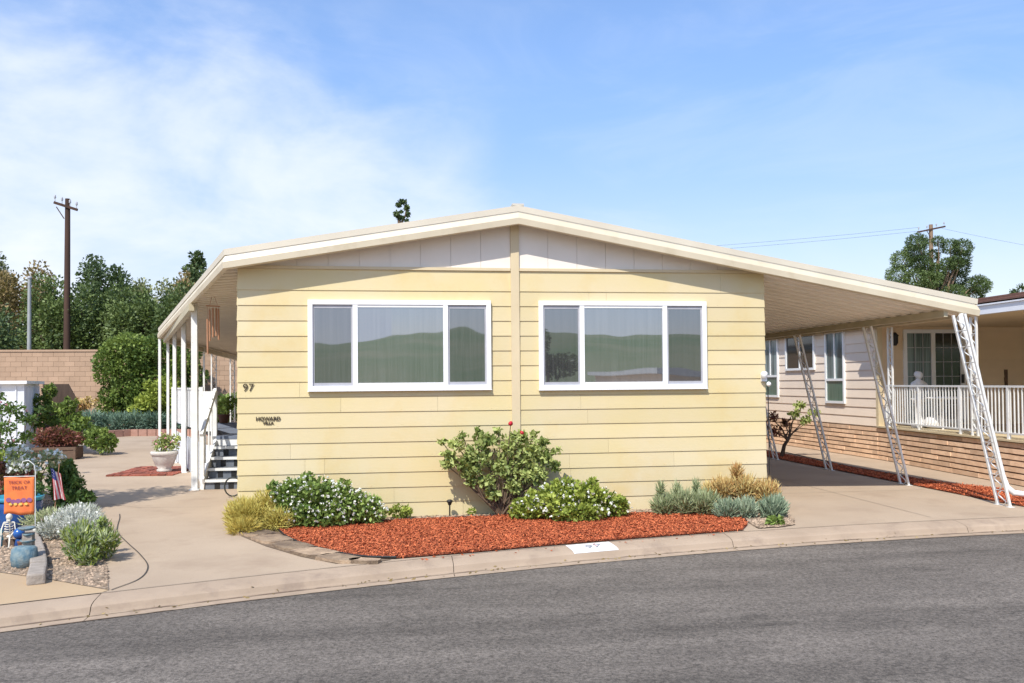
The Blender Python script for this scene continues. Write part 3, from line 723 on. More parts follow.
for (a, b) in ((X1-.25, Y1+.28), (dx(7)-.15, 7.2), (dx(10.2)-.14, 10.2)):
    q = MB(); q.box(a-.035, a+.035, b-.035, b+.035, 0, 1.76); q.build('railing_post', M['white_paint'], porch)
q = MB(); q.bar((xl-.04, ys-.02, .92), (xl-.04, yd+.1, 1.70), .05, .09); q.build('handrail', M['white_paint'], porch)
for k, (yy, zb) in enumerate(((ys+.02, .0), (yd+.05, .0))):
    q = MB(); q.box(xl-.075, xl-.005, yy-.035, yy+.035, zb, .95 if k == 0 else 1.72); q.build('newel', M['white_paint'], porch)
q = MB(); q.bar((xl-.01, ys-.02, .10), (xl-.01, yd, .72), .03, .20); q.build('stringer', M['white_paint'], porch)
for yy in (4.0, 4.3, 4.55):
    q = MB(); q.bar((xl-.04, yy, .25+(yy-3.7)*.6), (xl-.04, yy, 1.0+(yy-3.72)*.7), .025); q.build('baluster', M['white_paint'], porch)

# wind chime hanging under the awning
wc = thing('wind_chime', 'bamboo wind chime hanging under the left awning beside the front corner', 'wind chime', (-4.55, 3.0, 2.4))
q = MB(); q.bar((-4.66, 3.0, 3.10), (-4.44, 3.0, 3.09), .03, .02); q.tube([(-4.60, 3, 3.11), (-4.56, 3, 3.30)], .004, 4); q.tube([(-4.48, 3, 3.11), (-4.54, 3, 3.30)], .004, 4); q.build('hanger', M['bamboo'], wc)
for (x, a, b) in ((-4.60, 3.04, 2.52), (-4.55, 3.06, 2.58), (-4.50, 3.06, 2.60), (-4.46, 3.05, 2.54), (-4.635, 2.88, 2.30)):
    q = MB(); q.tube([(x, 3.0+random.uniform(-.03, .03), a), (x, 3.0, b)], .016, 8); q.tube([(x, 3, a), (x, 3, 3.09)], .003, 4); q.build('chime_tube', M['bamboo'], wc)

# ------------------------------------------------------------------ front bed
MUL = spline([(-3.10, -.62), (-2.82, -1.5), (-2.43, -2.18), (-1.99, -2.68), (-1.62, -2.82)], 4) + [(-.86, g(-.86)+.50), (.15, g(.15)+.50), (1.12, g(1.12)+.50), (1.91, g(1.91)+.50), (2.5, g(2.5)+.52)] + spline([(2.5, -1.86), (2.74, -1.44), (2.80, -1.0), (2.42, -.66), (1.67, -.42), (.05, -.28), (-1.55, -.38), (-2.43, -.60)], 3)
sheet('mulch_bed', MUL, .012, M['mulchbase'])
def chips(name, poly, n, s, z, matl):
    P = scatter(poly, n); n = len(P); base = np.stack([P[:, 0], P[:, 1], z+RNG.uniform(.0, .022, n)], 1)
    D = rand_dirs(n); D[:, 2] *= .35; D /= np.linalg.norm(D, axis=1)[:, None]
    U = rand_dirs(n)*.45+np.array([0, 0, 1]); B = np.cross(D, U); B /= np.linalg.norm(B, axis=1)[:, None]
    l = (s*RNG.uniform(.6, 1.6, n))[:, None]; w_ = (s*RNG.uniform(.25, .5, n))[:, None]
    V = np.stack([base-D*l*.5-B*w_*.5, base+D*l*.5-B*w_*.4, base+D*l*.5+B*w_*.4, base-D*l*.5+B*w_*.5], 1).reshape(-1, 3)
    return np_mesh(name, V, 4, np.clip(RNG.normal(.5, .28, n), 0, 1), matl)
tag(chips('bark_mulch', MUL, 56000, .026, .014, M['mulch']), 'red bark mulch spread in front of the yellow home', 'mulch', kind='stuff')
SP = [(-1.7, g(-1.7)+.36), (2.5, g(2.5)+.40), (2.5, g(2.5)+.54), (-1.7, g(-1.7)+.52)]
P = scatter(SP, 130); V = leaf_quads(np.array([(x, y, zc(min(y-g(x), .46))+.012) for x, y in P]), rand_dirs(len(P))*[1, 1, .15], .035, .4, .15)
tag(np_mesh('spilled_bark', V, 4, RNG.uniform(0, 1, len(V)//4), M['mulch']), 'stray red bark chips spilled onto the kerb from the front bed', 'mulch', kind='stuff')
sheet('gravel_strip', [(-3.6, -.6), (-2.43, -.60), (-1.55, -.40), (.05, -.30), (1.67, -.44), (2.42, -.70), (3.3, -1.4), (3.55, -.2), (3.6, -.03), (-3.6, -.03)], .008, M['soil'])
tag(stones('wall_gravel', [(-2.4, -.50), (-1.55, -.38), (.05, -.28), (1.67, -.42), (2.42, -.66), (3.3, -1.3), (3.55, -.06), (-2.4, -.06)], 2500, .02, M['gravel'], .01), 'narrow strip of tan gravel along the foot of the yellow wall', 'gravel', kind='stuff')
# plastic edging
def edging(name, pts, label, h=.035):
    q = MB(); q.tube([(x, y, h*.6) for x, y in pts], .012, 6); o = q.build(name, M['rubber']); return tag(o, label, 'garden edging')
edging('lawn_edging', MUL[:17], 'black plastic edging curving between the flagstones and the red mulch')
edging('lawn_edging', MUL[26:-1], 'black plastic edging between the red mulch and the wall of the home')
# flagstones
FS = [((-3.30, -1.02), .30, .20, -.9), ((-3.02, -1.52), .32, .20, -1.0), ((-2.75, -1.98), .30, .19, -1.0), ((-2.48, -2.40), .33, .19, -.85), ((-2.20, -2.76), .30, .16, -.75), ((-1.93, -2.93), .20, .09, -.4)]
FL_LAB = ['flagstone next to the yellow groundcover, first of the row', 'flagstone second from the yellow groundcover beside the curved path', 'flagstone midway along the curved path, third from the groundcover', 'flagstone fourth from the yellow groundcover along the mulch edge', 'flagstone second from the kerb end of the row', 'small last flagstone at the kerb end of the row']
sheet('soil_strip', [(-3.62, -.6), (-3.42, -1.15), (-3.05, -1.85), (-2.60, -2.52), (-2.22, -2.94), (-1.9, -3.0+.02), (-1.66, -2.85), (-1.99, -2.68), (-2.43, -2.18), (-2.82, -1.5), (-3.10, -.62)], .006, M['soil'])
for ((x, y), a, b, rz), lab in zip(FS, FL_LAB):
    q = MB(); n = 10; pts = []
    for k in range(n):
        t_ = 2*math.pi*(k+.3)/n; rr = random.uniform(.90, 1.03)/max(abs(math.cos(t_)), abs(math.sin(t_)))**.8; px, py = a*.84*rr*math.cos(t_), b*.86*rr*math.sin(t_)
        pts.append((x+px*math.cos(rz)-py*math.sin(rz), y+px*math.sin(rz)+py*math.cos(rz)))
    q.face([(px, py, .035) for px, py in pts], t=random.random()); tt = random.random()
    for i in range(n): q.face([(*pts[i], 0), (*pts[(i+1) % n], 0), (*pts[(i+1) % n], .035), (*pts[i], .035)], t=tt)
    tag(q.build('flagstone', M['slate']), lab, 'flagstone', 'flagstones along the front path')
# painted kerb number
kx0, kx1 = .27, .79
q = MB(); ds = [.205, .225, .27, .34, .445]
for d0, d1 in zip(ds, ds[1:]):
    def kp(x, d): return (x-.05*(d-.19)/.25, g(x)+d, zc(d)+.005)
    for i in range(4):
        a = kx0+(kx1-kx0)*i/4; b = kx0+(kx1-kx0)*(i+1)/4; q.face([kp(a, d0), kp(b, d0), kp(b, d1), kp(a, d1)])
kn = tag(q.build('kerb_number', M['paintpatch']), 'white painted address patch reading 97 on the kerb', 'kerb number')
me = text_mesh('97', .15, .0); me.transform(Matrix.Diagonal((1.35, 1, 1, 1)))
for v in me.vertices:
    x = .52+v.co.x; d = .33+v.co.y; v.co = Vector((x, g(x)+d, zc(d)+.009))
link_mesh('digits', me, M['greytext'], kn)

# ------------------------------------------------------------------ shrubs
def shrub(name, label, cat, base, lumps, n, size, fm, tips=6, r=.012, aspect=.5, shell=.4, group=None, stemz=True, tilt=.8):
    t = thing(name, label, cat, base, group)
    ex = []
    for l in lumps:
        for _ in range(3):
            d = rand_dirs(1)[0]; d[2] = abs(d[2]); k_ = random.uniform(.85, 1.2); q_ = random.uniform(.16, .36)
            ex.append((l[0]+d[0]*l[3]*k_, l[1]+d[1]*l[4]*k_, l[2]+d[2]*l[5]*k_, l[3]*q_, l[4]*q_, l[5]*q_*1.3))
    foliage(lumps+ex, int(n*1.15), size, fm, t, 'foliage', aspect, shell, base[2]+.01, tilt)
    q = MB(); stems(q, base, [(l[0], l[1], l[2]) for l in random.sample(lumps, min(tips, len(lumps)))], r, r*.4, .04); q.build('stem', M['bush_stem'], t)
    return t
# yellow groundcover at the left corner
lm = [(-3.40, -.62, .16, .30, .30, .22), (-3.20, -.35, .22, .30, .25, .25), (-3.55, -.35, .15, .22, .30, .22), (-3.05, -.75, .12, .22, .22, .16), (-3.42, -.95, .08, .22, .22, .12)]
t = thing('yellow_groundcover', 'mounded yellow trailing plant at the left front corner of the home', 'plant', (-3.35, -.5, 0))
spikes(lm, 6500, .085, .006, F['yellow'], t, up=.35)
# white-flowered shrub
lm = [(-2.85, -.50, .30, .30, .28, .28), (-2.60, -.55, .32, .30, .28, .29), (-2.35, -.55, .27, .30, .28, .25), (-2.10, -.55, .22, .26, .25, .21), (-1.93, -.55, .15, .20, .2, .15), (-2.95, -.55, .42, .14, .14, .16), (-2.55, -.7, .15, .4, .2, .15)]
t = shrub('flowering_shrub', 'leafy green shrub dotted with small white flowers left of the wall', 'shrub', (-2.55, -.6, 0), lm, 7500, .06, F['green'], 7, aspect=.55, shell=.5)
flowers([(a, b, c, d*1.1, e*1.1, f*1.1) for a, b, c, d, e, f in lm], 280, .032, M['whiteflower'], t)
lm = [(-1.58, -.22, .10, .13, .10, .10), (-1.47, -.2, .08, .09, .08, .08)]
shrub('small_plant', 'small bright green plant alone at the foot of the yellow wall', 'plant', (-1.55, -.2, 0), lm, 380, .05, F['lime'], 2, .006)
lm = [(-.60, -.12, .06, .07, .05, .05)]
shrub('seedling', 'tiny green seedling at the wall between path light and rose bush', 'plant', (-.60, -.12, 0), lm, 70, .04, F['lime'], 1, .004)
# rose bush
t = thing('rose_bush', 'tall open rose bush with two red blooms against the yellow wall', 'rose bush', (-.20, -.28, 0))
lm = [(-.55, -.30, .80, .26, .20, .20), (-.80, -.30, .98, .16, .14, .10), (-.42, -.28, 1.02, .22, .18, .13), (-.10, -.30, .92, .25, .20, .20), (.18, -.30, .85, .26, .20, .24), (.40, -.30, .78, .16, .16, .16),
      (-.15, -.30, .66, .26, .22, .18), (.20, -.34, .58, .22, .20, .20), (-.62, -.32, .62, .18, .16, .14), (-.92, -.30, .86, .12, .12, .06), (.05, -.30, 1.08, .18, .14, .10), (-.50, -.25, 1.14, .07, .07, .08), (.36, -.3, .98, .10, .10, .10), (-.40, -.34, .48, .16, .14, .12)]
lm = lm+[(-.88, -.3, .76, .12, .12, .12), (-.70, -.3, .72, .14, .14, .12), (.30, -.3, .55, .14, .14, .14), (-.05, -.36, .42, .14, .14, .14), (-.72, -.3, 1.10, .09, .08, .07), (.55, -.3, .88, .08, .07, .07), (-1.0, -.3, 1.02, .08, .08, .05), (-.95, -.3, .72, .09, .08, .08), (-.25, -.3, 1.16, .08, .08, .07), (.24, -.3, 1.10, .07, .07, .07), (.52, -.3, .66, .1, .1, .1), (-.6, -.3, .48, .12, .1, .1), (-.33, -.36, .32, .12, .1, .1)]
lm = [(a, b, c, d*.86, e*.9, f*.86) for a, b, c, d, e, f in lm]
foliage(lm, 4700, .066, F['rose'], t, 'foliage', .6, .1, None, 1.2)
q = MB(); stems(q, (-.22, -.28, 0), [(l[0], l[1], l[2]) for l in lm]+[(-.3, -.3, .9), (.0, -.25, .9), (.1, -.35, .7), (-.09, -.38, 1.22), (.06, -.38, 1.10)], .016, .005, .05); q.build('stem', M['bush_stem'], t)
for (x, z, r) in ((-.09, 1.25, .036), (.06, 1.13, .028)):
    q = MB()
    for k in range(4): q.ball((x+random.uniform(-.012, .012), -.38+random.uniform(-.012, .012), z+random.uniform(-.01, .01)), r*random.uniform(.6, 1), 8)
    q.build('rose_bloom', M['redflower'], t)
# low shrub in front of the roses
lm = [(.15, -.62, .16, .22, .22, .17), (.45, -.70, .24, .26, .24, .24), (.75, -.72, .26, .26, .24, .24), (1.05, -.66, .20, .24, .22, .19), (1.28, -.60, .12, .18, .2, .13), (.62, -.66, .42, .09, .09, .14), (.70, -.95, .12, .35, .12, .12), (.0, -.6, .12, .16, .16, .12)]
t = shrub('flowering_shrub', 'low yellow-green shrub with white flowers in front of the rose bush', 'shrub', (.62, -.7, 0), lm, 5600, .062, F['lime'], 6, aspect=.55, shell=.5)
flowers([(a, b, c, d*1.12, e*1.12, f*1.12) for a, b, c, d, e, f in lm], 170, .033, M['whiteflower'], t)
# succulents right
t = thing('succulent_clump', 'grey-green spiky succulent clump left of the two at the right corner', 'succulent', (2.15, -.6, 0))
lm = [(1.95, -.55, .14, .18, .20, .15), (2.20, -.60, .17, .22, .24, .18), (2.48, -.66, .17, .22, .24, .17), (1.92, -.5, .33, .06, .06, .12), (2.15, -.5, .34, .06, .06, .10), (2.42, -.5, .36, .05, .05, .12)]
spikes(lm, 2600, .11, .010, F['greygreen'], t, up=.7)
t = thing('dry_succulent', 'orange-brown sunburnt succulent mound at the right front corner of the home', 'succulent', (3.05, -.6, 0))
lm = [(2.78, -.55, .34, .18, .22, .16), (3.05, -.60, .36, .24, .24, .18), (3.32, -.72, .28, .20, .22, .20), (2.98, -.55, .55, .09, .09, .12), (2.6, -.5, .28, .10, .12, .16)]
spikes(lm, 3000, .09, .009, F['orange'], t, up=.7)
q = MB(); stems(q, (3.05, -.6, 0), [l[:3] for l in lm], .02, .008); q.build('stem', M['bush_stem'], t)
for lab, lm in (('blue-green chalky succulent in front of the dry orange mound, nearer the mulch', [(2.68, -.98, .12, .20, .16, .14), (2.90, -1.02, .13, .16, .16, .14)]),
                ('blue-green chalky succulent in front of the dry orange mound, nearer the driveway', [(3.22, -1.10, .14, .18, .18, .16), (3.36, -.98, .14, .14, .16, .15)])):
    t = thing('chalk_succulent', lab, 'succulent', lm[0][:2]+(0,), 'blue chalk succulents'); spikes(lm, 1000, .10, .012, F['bluegreen'], t, up=.8)
lm = [(3.02, -1.62, .05, .11, .09, .06)]
shrub('weed', 'bright green weed sprouting between mulch edging and driveway', 'weed', (3.02, -1.62, 0), lm, 140, .06, F['green'], 1, .006)
CS = [(2.72, -1.80), (3.05, -1.76), (3.28, -1.62), (3.45, -1.25), (3.52, -.9), (3.1, -.8), (2.84, -1.0)]
sheet('corner_soil', CS, .010, M['soil'])
tag(stones('corner_gravel', CS, 900, .02, M['gravel'], .012), 'tan grit around the blue-green succulents at the driveway corner', 'gravel', kind='stuff')
# path light
q = MB(); q.tube([(-.89, -.16, 0), (-.89, -.16, .16)], .010, 6); q.lathe((-.89, -.16, .16), [(.018, 0), (.03, .03), (.045, .05), (.045, .06), (.02, .075)], 10)
tag(q.build('path_light', M['black']), 'small black solar path light by the wall left of the rose bush', 'path light')
# hose at the steps
q = MB(); pts = [(-4.16+.13*math.cos(a)*1.0, 2.55, .17+.15*math.sin(a)) for a in np.linspace(.3, 5.6, 16)]
q.tube(pts, .012, 6); q.tube([(-4.0, 2.55, .22), (-3.98, 2.5, .1), (-4.0, 2.2, .02), (-3.95, 1.2, .015), (-3.85, .3, .015)], .011, 6); q.box(-4.06, -3.98, 2.5, 2.6, 0, .3)
tag(q.build('garden_hose', M['hose']), 'black garden hose coiled on a stake beside the porch steps', 'hose')

# ------------------------------------------------------------------ pot by the steps on its brick patch
bp = thing('brick_patch', 'small patch of red bricks set in the concrete under the stone urn', 'bricks', (-6.7, 7.2, 0))
q = MB()
for i in range(8):
    for j in range(9):
        x = -7.25+j*.145+i*.02; y = 6.35+i*.235+random.uniform(-.02, .02)-.05*j*.3
        if x > -5.98: continue
        h = .022+random.uniform(0, .014); q.box(x, x+.13, y, y+.20, 0.002, h, t=random.random())
q.build('paving', M['redbrick'], bp)
urn = thing('stone_urn', 'pale stone urn of pinkish flowers beside the porch awning post', 'planter', (-6.28, 6.9, 0))
q = MB(); q.lathe((-6.28, 6.9, .02), [(.13, 0), (.15, .02), (.15, .05), (.12, .07), (.19, .16), (.235, .30), (.245, .34), (.27, .36), (.27, .42), (.24, .43), (.22, .40)], 24)
q.build('urn_body', M['urn'], urn)
q = MB(); q.lathe((-6.28, 6.9, .40), [(.22, 0), (.01, .012)], 16); q.build('soil', M['soil'], urn)
lm = [(-6.35, 6.9, .58, .17, .16, .15), (-6.15, 6.9, .56, .17, .16, .14), (-6.25, 6.88, .72, .15, .14, .12), (-6.05, 6.9, .72, .1, .1, .1)]
foliage(lm, 900, .055, F['rose'], urn, 'foliage', .5, .2); flowers(lm, 26, .035, M['pinkflower'], urn)
q = MB(); stems(q, (-6.28, 6.9, .42), [l[:3] for l in lm], .01, .004); q.build('stem', M['bush_stem'], urn)

# ------------------------------------------------------------------ left garden
def gbush(name, label, cat, c, r, n, size, fm, nl=7, **k):
    lm = make_lumps((c[0], c[1], r[2]*.95), r, nl, .5); lm.append((c[0], c[1], r[2]*.7, r[0]*.6, r[1]*.6, r[2]*.6))
    return shrub(name, label, cat, (c[0], c[1], 0), lm, n, size, fm, 5, .012, **k)
t = thing('succulent_clump', 'green and yellow succulent clump at the front of the left gravel bed', 'succulent', (-4.72, -2.3, 0))
lm = [(-4.78, -2.45, .20, .17, .20, .18), (-4.60, -2.30, .18, .15, .20, .17), (-4.85, -2.15, .22, .16, .18, .17), (-4.66, -2.62, .10, .12, .12, .10)]
lm += [(-4.90, -2.45, .30, .07, .08, .08), (-4.52, -2.5, .26, .07, .08, .09), (-4.7, -2.0, .30, .08, .08, .08), (-4.62, -2.3, .38, .06, .06, .06)]
spikes(lm, 1150, .075, .010, F['greygreen'], t, up=.6); spikes(lm, 800, .075, .010, F['lime'], t, 'new_growth', up=.8)
foliage(lm, 500, .045, F['green'], t, 'inner_leaves')
t = thing('silver_shrub', 'silvery white fluffy shrub behind the green succulent clump', 'shrub', (-5.25, -1.1, 0))
lm = [(-5.10, -1.45, .22, .24, .24, .16), (-5.25, -1.05, .25, .26, .28, .18), (-5.45, -.75, .20, .24, .28, .16), (-5.55, -1.0, .15, .2, .2, .13)]
spikes(lm, 3800, .055, .007, F['silver'], t, up=.5); flowers(lm, 60, .028, M['whiteflower'], t)
t = thing('groundcover_clump', 'grey-green trailing clump left of the silvery shrub', 'plant', (-5.85, -.2, 0))
spikes([(-5.9, -.30, .14, .30, .28, .14), (-5.65, .1, .14, .28, .28, .13)], 1500, .07, .009, F['greygreen'], t, up=.5)
lm = [(-6.55, 2.1, .35, .22, .22, .30), (-6.38, 1.9, .32, .2, .2, .26), (-6.62, 2.3, .5, .18, .18, .16), (-6.2, 1.5, .15, .28, .28, .14)]
shrub('dark_shrub', 'small dark green upright shrub behind the striped flag', 'shrub', (-6.5, 2.1, 0), lm, 3200, .07, F['dark'], 4)
lm = [(-6.75, 1.0, .40, .22, .26, .20), (-7.0, 1.0, .38, .26, .26, .20), (-7.2, 1.2, .25, .3, .3, .2), (-6.85, 1.3, .55, .22, .22, .16), (-7.25, 1.5, .62, .2, .2, .14)]
shrub('bronze_shrub', 'bronze-leaved shrub directly behind the orange garden flag', 'shrub', (-7.0, 1.1, 0), lm, 2200, .065, F['red'], 5)
lm = [(-6.75, 1.2, .66, .20, .22, .14), (-6.6, 1.7, .72, .20, .22, .14), (-6.95, 1.6, .80, .2, .2, .14)]
t = shrub('pale_flower_shrub', 'shrub with pale cream blooms above the orange garden flag', 'shrub', (-6.8, 1.4, 0), lm, 700, .06, F['greygreen'], 5, shell=.3)
flowers(lm, 70, .055, M['whiteflower'], t)
lm = [(-7.75, 3.2, .48, .40, .4, .28), (-7.45, 3.0, .36, .30, .3, .24), (-8.2, 3.0, .55, .4, .4, .30)]
shrub('yellow_green_bush', 'yellow-green bush below the rose by the white shed', 'shrub', (-7.7, 3.1, 0), lm, 2600, .08, F['lime'], 5)
# rose in front of the shed
t = thing('rose_bush', 'leggy dark rose bush in front of the white shed at the left edge', 'rose bush', (-9.05, 6.4, 0))
lm = [(a+.72, b, c, d, e, f) for a, b, c, d, e, f in [(-9.75, 6.4, 1.35, .28, .25, .18), (-9.45, 6.4, 1.15, .22, .2, .14), (-9.9, 6.3, 1.0, .28, .25, .18), (-9.45, 6.3, .8, .2, .2, .14), (-10.0, 6.4, 1.6, .18, .15, .12), (-9.75, 6.3, .65, .25, .2, .2), (-9.2, 6.4, 1.35, .12, .1, .07)]]
foliage(lm, 1300, .075, F['dark'], t, 'foliage', .55, .1)
q = MB(); stems(q, (-9.05, 6.4, 0), [l[:3] for l in lm], .018, .006, .06); q.build('stem', M['bush_stem'], t); flowers(lm, 14, .05, M['pinkflower'], t)
# shed
sh = thing('storage_shed', 'white flat-topped storage shed at the left edge', 'shed', (-12, 12.5, 0))
sx, sy = -10.82, 11.57; bx_, by_ = -11.54, 14.42
q = MB(); dxs = -5.0; top = 1.87
q.poly([(sx, sy, 0), (bx_, by_, 0), (bx_+dxs, by_-.9, 0), (sx+dxs, sy-.9, 0), (sx, sy, top), (bx_, by_, top), (bx_+dxs, by_-.9, top), (sx+dxs, sy-.9, top)],
       [(0, 1, 5, 4), (1, 2, 6, 5), (2, 3, 7, 6), (3, 0, 4, 7), (4, 5, 6, 7)])
for i in range(12):
    u = (i+.5)/12; a = Vector((sx, sy, 0)).lerp(Vector((bx_, by_, 0)), u)+Vector((.012, 0, 0)); q.bar(a+Vector((0, 0, .02)), a+Vector((0, 0, top-.05)), .02, .03)
for i in range(14):
    u = (i+.5)/14; a = Vector((sx, sy-.01, 0)).lerp(Vector((sx+dxs, sy-.91, 0)), u); q.bar(a+Vector((0, 0, .02)), a+Vector((0, 0, top-.05)), .03, .02)
q.build('wall', M['shed'], sh)
q = MB(); q.poly([(sx+.10, sy-.10, top), (bx_+.12, by_+.06, top), (bx_+dxs, by_-.84, top), (sx+dxs, sy-1.0, top), (sx+.10, sy-.10, top+.08), (bx_+.12, by_+.06, top+.08), (bx_+dxs, by_-.84, top+.08), (sx+dxs, sy-1.0, top+.08)],
                 [(3, 2, 1, 0), (0, 1, 5, 4), (1, 2, 6, 5), (2, 3, 7, 6), (3, 0, 4, 7), (4, 5, 6, 7)]); q.build('roof', M['white'], sh)
q = MB()  # dark panel put in for the slant-edged shadow shape behind the shed
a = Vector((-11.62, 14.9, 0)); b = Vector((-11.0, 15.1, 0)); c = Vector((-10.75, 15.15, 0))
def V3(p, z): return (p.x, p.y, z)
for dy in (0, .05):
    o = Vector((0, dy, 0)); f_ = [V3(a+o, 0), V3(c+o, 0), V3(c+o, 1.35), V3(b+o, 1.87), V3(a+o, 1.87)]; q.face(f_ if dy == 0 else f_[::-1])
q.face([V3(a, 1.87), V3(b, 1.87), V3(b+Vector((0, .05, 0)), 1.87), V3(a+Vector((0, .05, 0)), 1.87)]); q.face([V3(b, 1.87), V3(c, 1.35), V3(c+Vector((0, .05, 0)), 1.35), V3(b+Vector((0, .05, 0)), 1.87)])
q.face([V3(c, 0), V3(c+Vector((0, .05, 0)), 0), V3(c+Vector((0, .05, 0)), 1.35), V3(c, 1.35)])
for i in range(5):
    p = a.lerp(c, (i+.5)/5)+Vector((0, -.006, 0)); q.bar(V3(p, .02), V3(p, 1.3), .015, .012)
tag(q.build('shadow_panel', M['brown']), 'dark brown clipped-corner panel standing in for a shadow behind the white shed', 'panel')
# wooden planter with red leaves
wp = thing('wooden_planter', 'dark weathered wooden planter of red-leaved plants by the drive', 'planter', (-9.75, 11.0, 0))
q = MB(); q.box(-10.35, -9.32, 10.75, 11.3, .02, .30); q.box(-10.37, -9.30, 10.73, 10.75, .24, .31); q.box(-10.37, -9.30, 10.735, 10.75, .03, .09)
for x in (-10.34, -9.85, -9.36): q.box(x, x+.05, 10.72, 10.75, .0, .30)
q.build('planter_box', M['woodbox'], wp)
lm = [(-10.1, 11.0, .55, .35, .28, .24), (-9.75, 11.0, .60, .32, .28, .24), (-9.45, 11.0, .48, .25, .25, .2), (-9.9, 11.0, .42, .5, .3, .15)]
foliage(lm, 2600, .075, F['red'], wp, 'foliage', .5, .3); 
q = MB(); stems(q, (-9.8, 11, .3), [l[:3] for l in lm], .014, .006); q.build('stem', M['bush_stem'], wp)
lm = [(-11.1, 13.3, 1.35, .30, .3, .25), (-10.7, 13.2, 1.05, .40, .35, .3), (-10.3, 13.0, .8, .42, .4, .32), (-9.8, 12.6, .55, .42, .4, .32), (-9.3, 12.3, .42, .34, .34, .32), (-10.9, 13.4, 1.65, .20, .2, .2), (-10.3, 13.1, 1.25, .22, .2, .2), (-9.0, 12.0, .28, .25, .25, .25), (-11.2, 13.2, .9, .3, .3, .3)]
shrub('leafy_shrub', 'light green leafy shrub rising behind the wooden planter', 'shrub', (-10.2, 13, 0), lm, 5200, .10, F['hedge'], 7)

# stone edging of the gravel bed
BL = [((-4.84, -3.40), (-5.02, -2.86), 'pale stone edging block nearest the kerb in the gravel bed'),
      ((-5.05, -2.78), (-5.30, -2.15), 'stone edging block second from the kerb, beside the blue lantern ornament'),
      ((-5.33, -2.08), (-5.66, -1.32), 'stone edging block third from the kerb in the left bed'),
      ((-5.70, -1.25), (-6.05, -.45), 'stone edging block farthest from the kerb, next to the blue barrel')]
for (a, b, lab) in BL:
    q = MB(); q.bar((a[0], a[1], .05), (b[0], b[1], .05), .15, .11); o = q.build('edging_block', M['block'])
    md = o.modifiers.new('bevel', 'BEVEL'); md.width = .018; md.segments = 2
    tag(o, lab, 'edging block', 'stone blocks edging the left bed')
# blue glazed pot
bpot = thing('glazed_pot', 'large cobalt blue glazed pot standing behind the orange garden flag', 'pot', (-6.30, -.25, 0))
q = MB(); q.lathe((-6.28, -.15, 0), [(.17, 0), (.20, .03), (.24, .16), (.265, .28), (.27, .36), (.255, .37), (.24, .33)], 28)
for k in range(28):
    a = 2*math.pi*k/28; q.tube([(-6.28+.20*math.cos(a), -.15+.20*math.sin(a), .04), (-6.28+.262*math.cos(a), -.15+.262*math.sin(a), .28)], .008, 4)
q.build('pot_body', M['blue'], bpot)
q = MB(); q.lathe((-6.28, -.15, .37), [(.255, 0), (.285, .005), (.29, .05), (.275, .06), (.25, .02), (.01, .0)], 28); q.build('rim', M['teal'], bpot)
lm = [(-6.3, -.1, .52, .18, .15, .12), (-6.1, -.05, .5, .14, .14, .10)]
foliage(lm, 500, .05, F['dark'], bpot, 'foliage', .5, .1)
# orange garden flag
fg = thing('garden_flag', 'orange halloween garden flag on a thin curved white stake', 'garden flag', (-5.78, -.95, 0))
fx0, fx1, fz0, fz1, fy = -6.13, -5.80, .31, .74, -.93
q = MB(); nX, nZ = 10, 10
def fp(u, v): return (fx0+(fx1-fx0)*u+.01*(1-v)*math.sin(6*u), fy+.014*math.sin(u*7+v*3)*(1-v*.6), fz0+(fz1-fz0)*v+.006*math.sin(u*9)-(.02*u*(1-v)))
q.poly([fp(i/nX, j/nZ) for j in range(nZ+1) for i in range(nX+1)], [(j*(nX+1)+i, j*(nX+1)+i+1, (j+1)*(nX+1)+i+1, (j+1)*(nX+1)+i) for j in range(nZ) for i in range(nX)], 0, .5, True)
fl = q.build('flag_cloth', M['orange'], fg); md = fl.modifiers.new('thick', 'SOLIDIFY'); md.thickness = .003
def flag_text(body, size, cx, cz, name, matl):
    me = text_mesh(body, size, 0)
    for v in me.vertices:
        x = cx+v.co.x; z = cz+v.co.y; u = (x-fx0)/(fx1-fx0); vv = (z-fz0)/(fz1-fz0); p = fp(min(max(u, 0), 1), min(max(vv, 0), 1)); v.co = Vector((x, p[1]-.008, z))
    link_mesh(name, me, matl, fl)
flag_text('TRICK OR', .052, -5.96, .675, 'lettering', M['maroon']); flag_text('TREAT', .056, -5.96, .610, 'lettering', M['maroon'])
q = MB()
def fdisc(cx, cz, r, sq=1.0, mi=0, d=.008):
    q.face([(cx+r*math.cos(a), fp(min(max((cx-fx0)/(fx1-fx0), 0), 1), (cz-fz0)/(fz1-fz0))[1]-d-.001*mi, cz+r*sq*math.sin(a)) for a in np.linspace(0, 2*math.pi, 14, endpoint=False)], mi)
for k in range(5): fdisc(fx0+.05+k*.057, .455+random.uniform(-.01, .02), .030, .9, 0)
for k in range(4): fdisc(fx0+.075+k*.057, .425, .020, .8, 1, .011)
q.build('printed_motif', [M['purple'], M['yellow']], fl)
q = MB(); q.tube([(-5.785, -.935, 0), (-5.785, -.935, .80), (-5.80, -.935, .88), (-5.86, -.935, .93), (-5.92, -.935, .92), (-5.94, -.935, .86)], .005, 6); q.tube([(-6.13, -.935, .745), (-5.785, -.935, .745)], .004, 6)
q.build('stake', M['white_paint'], fg)
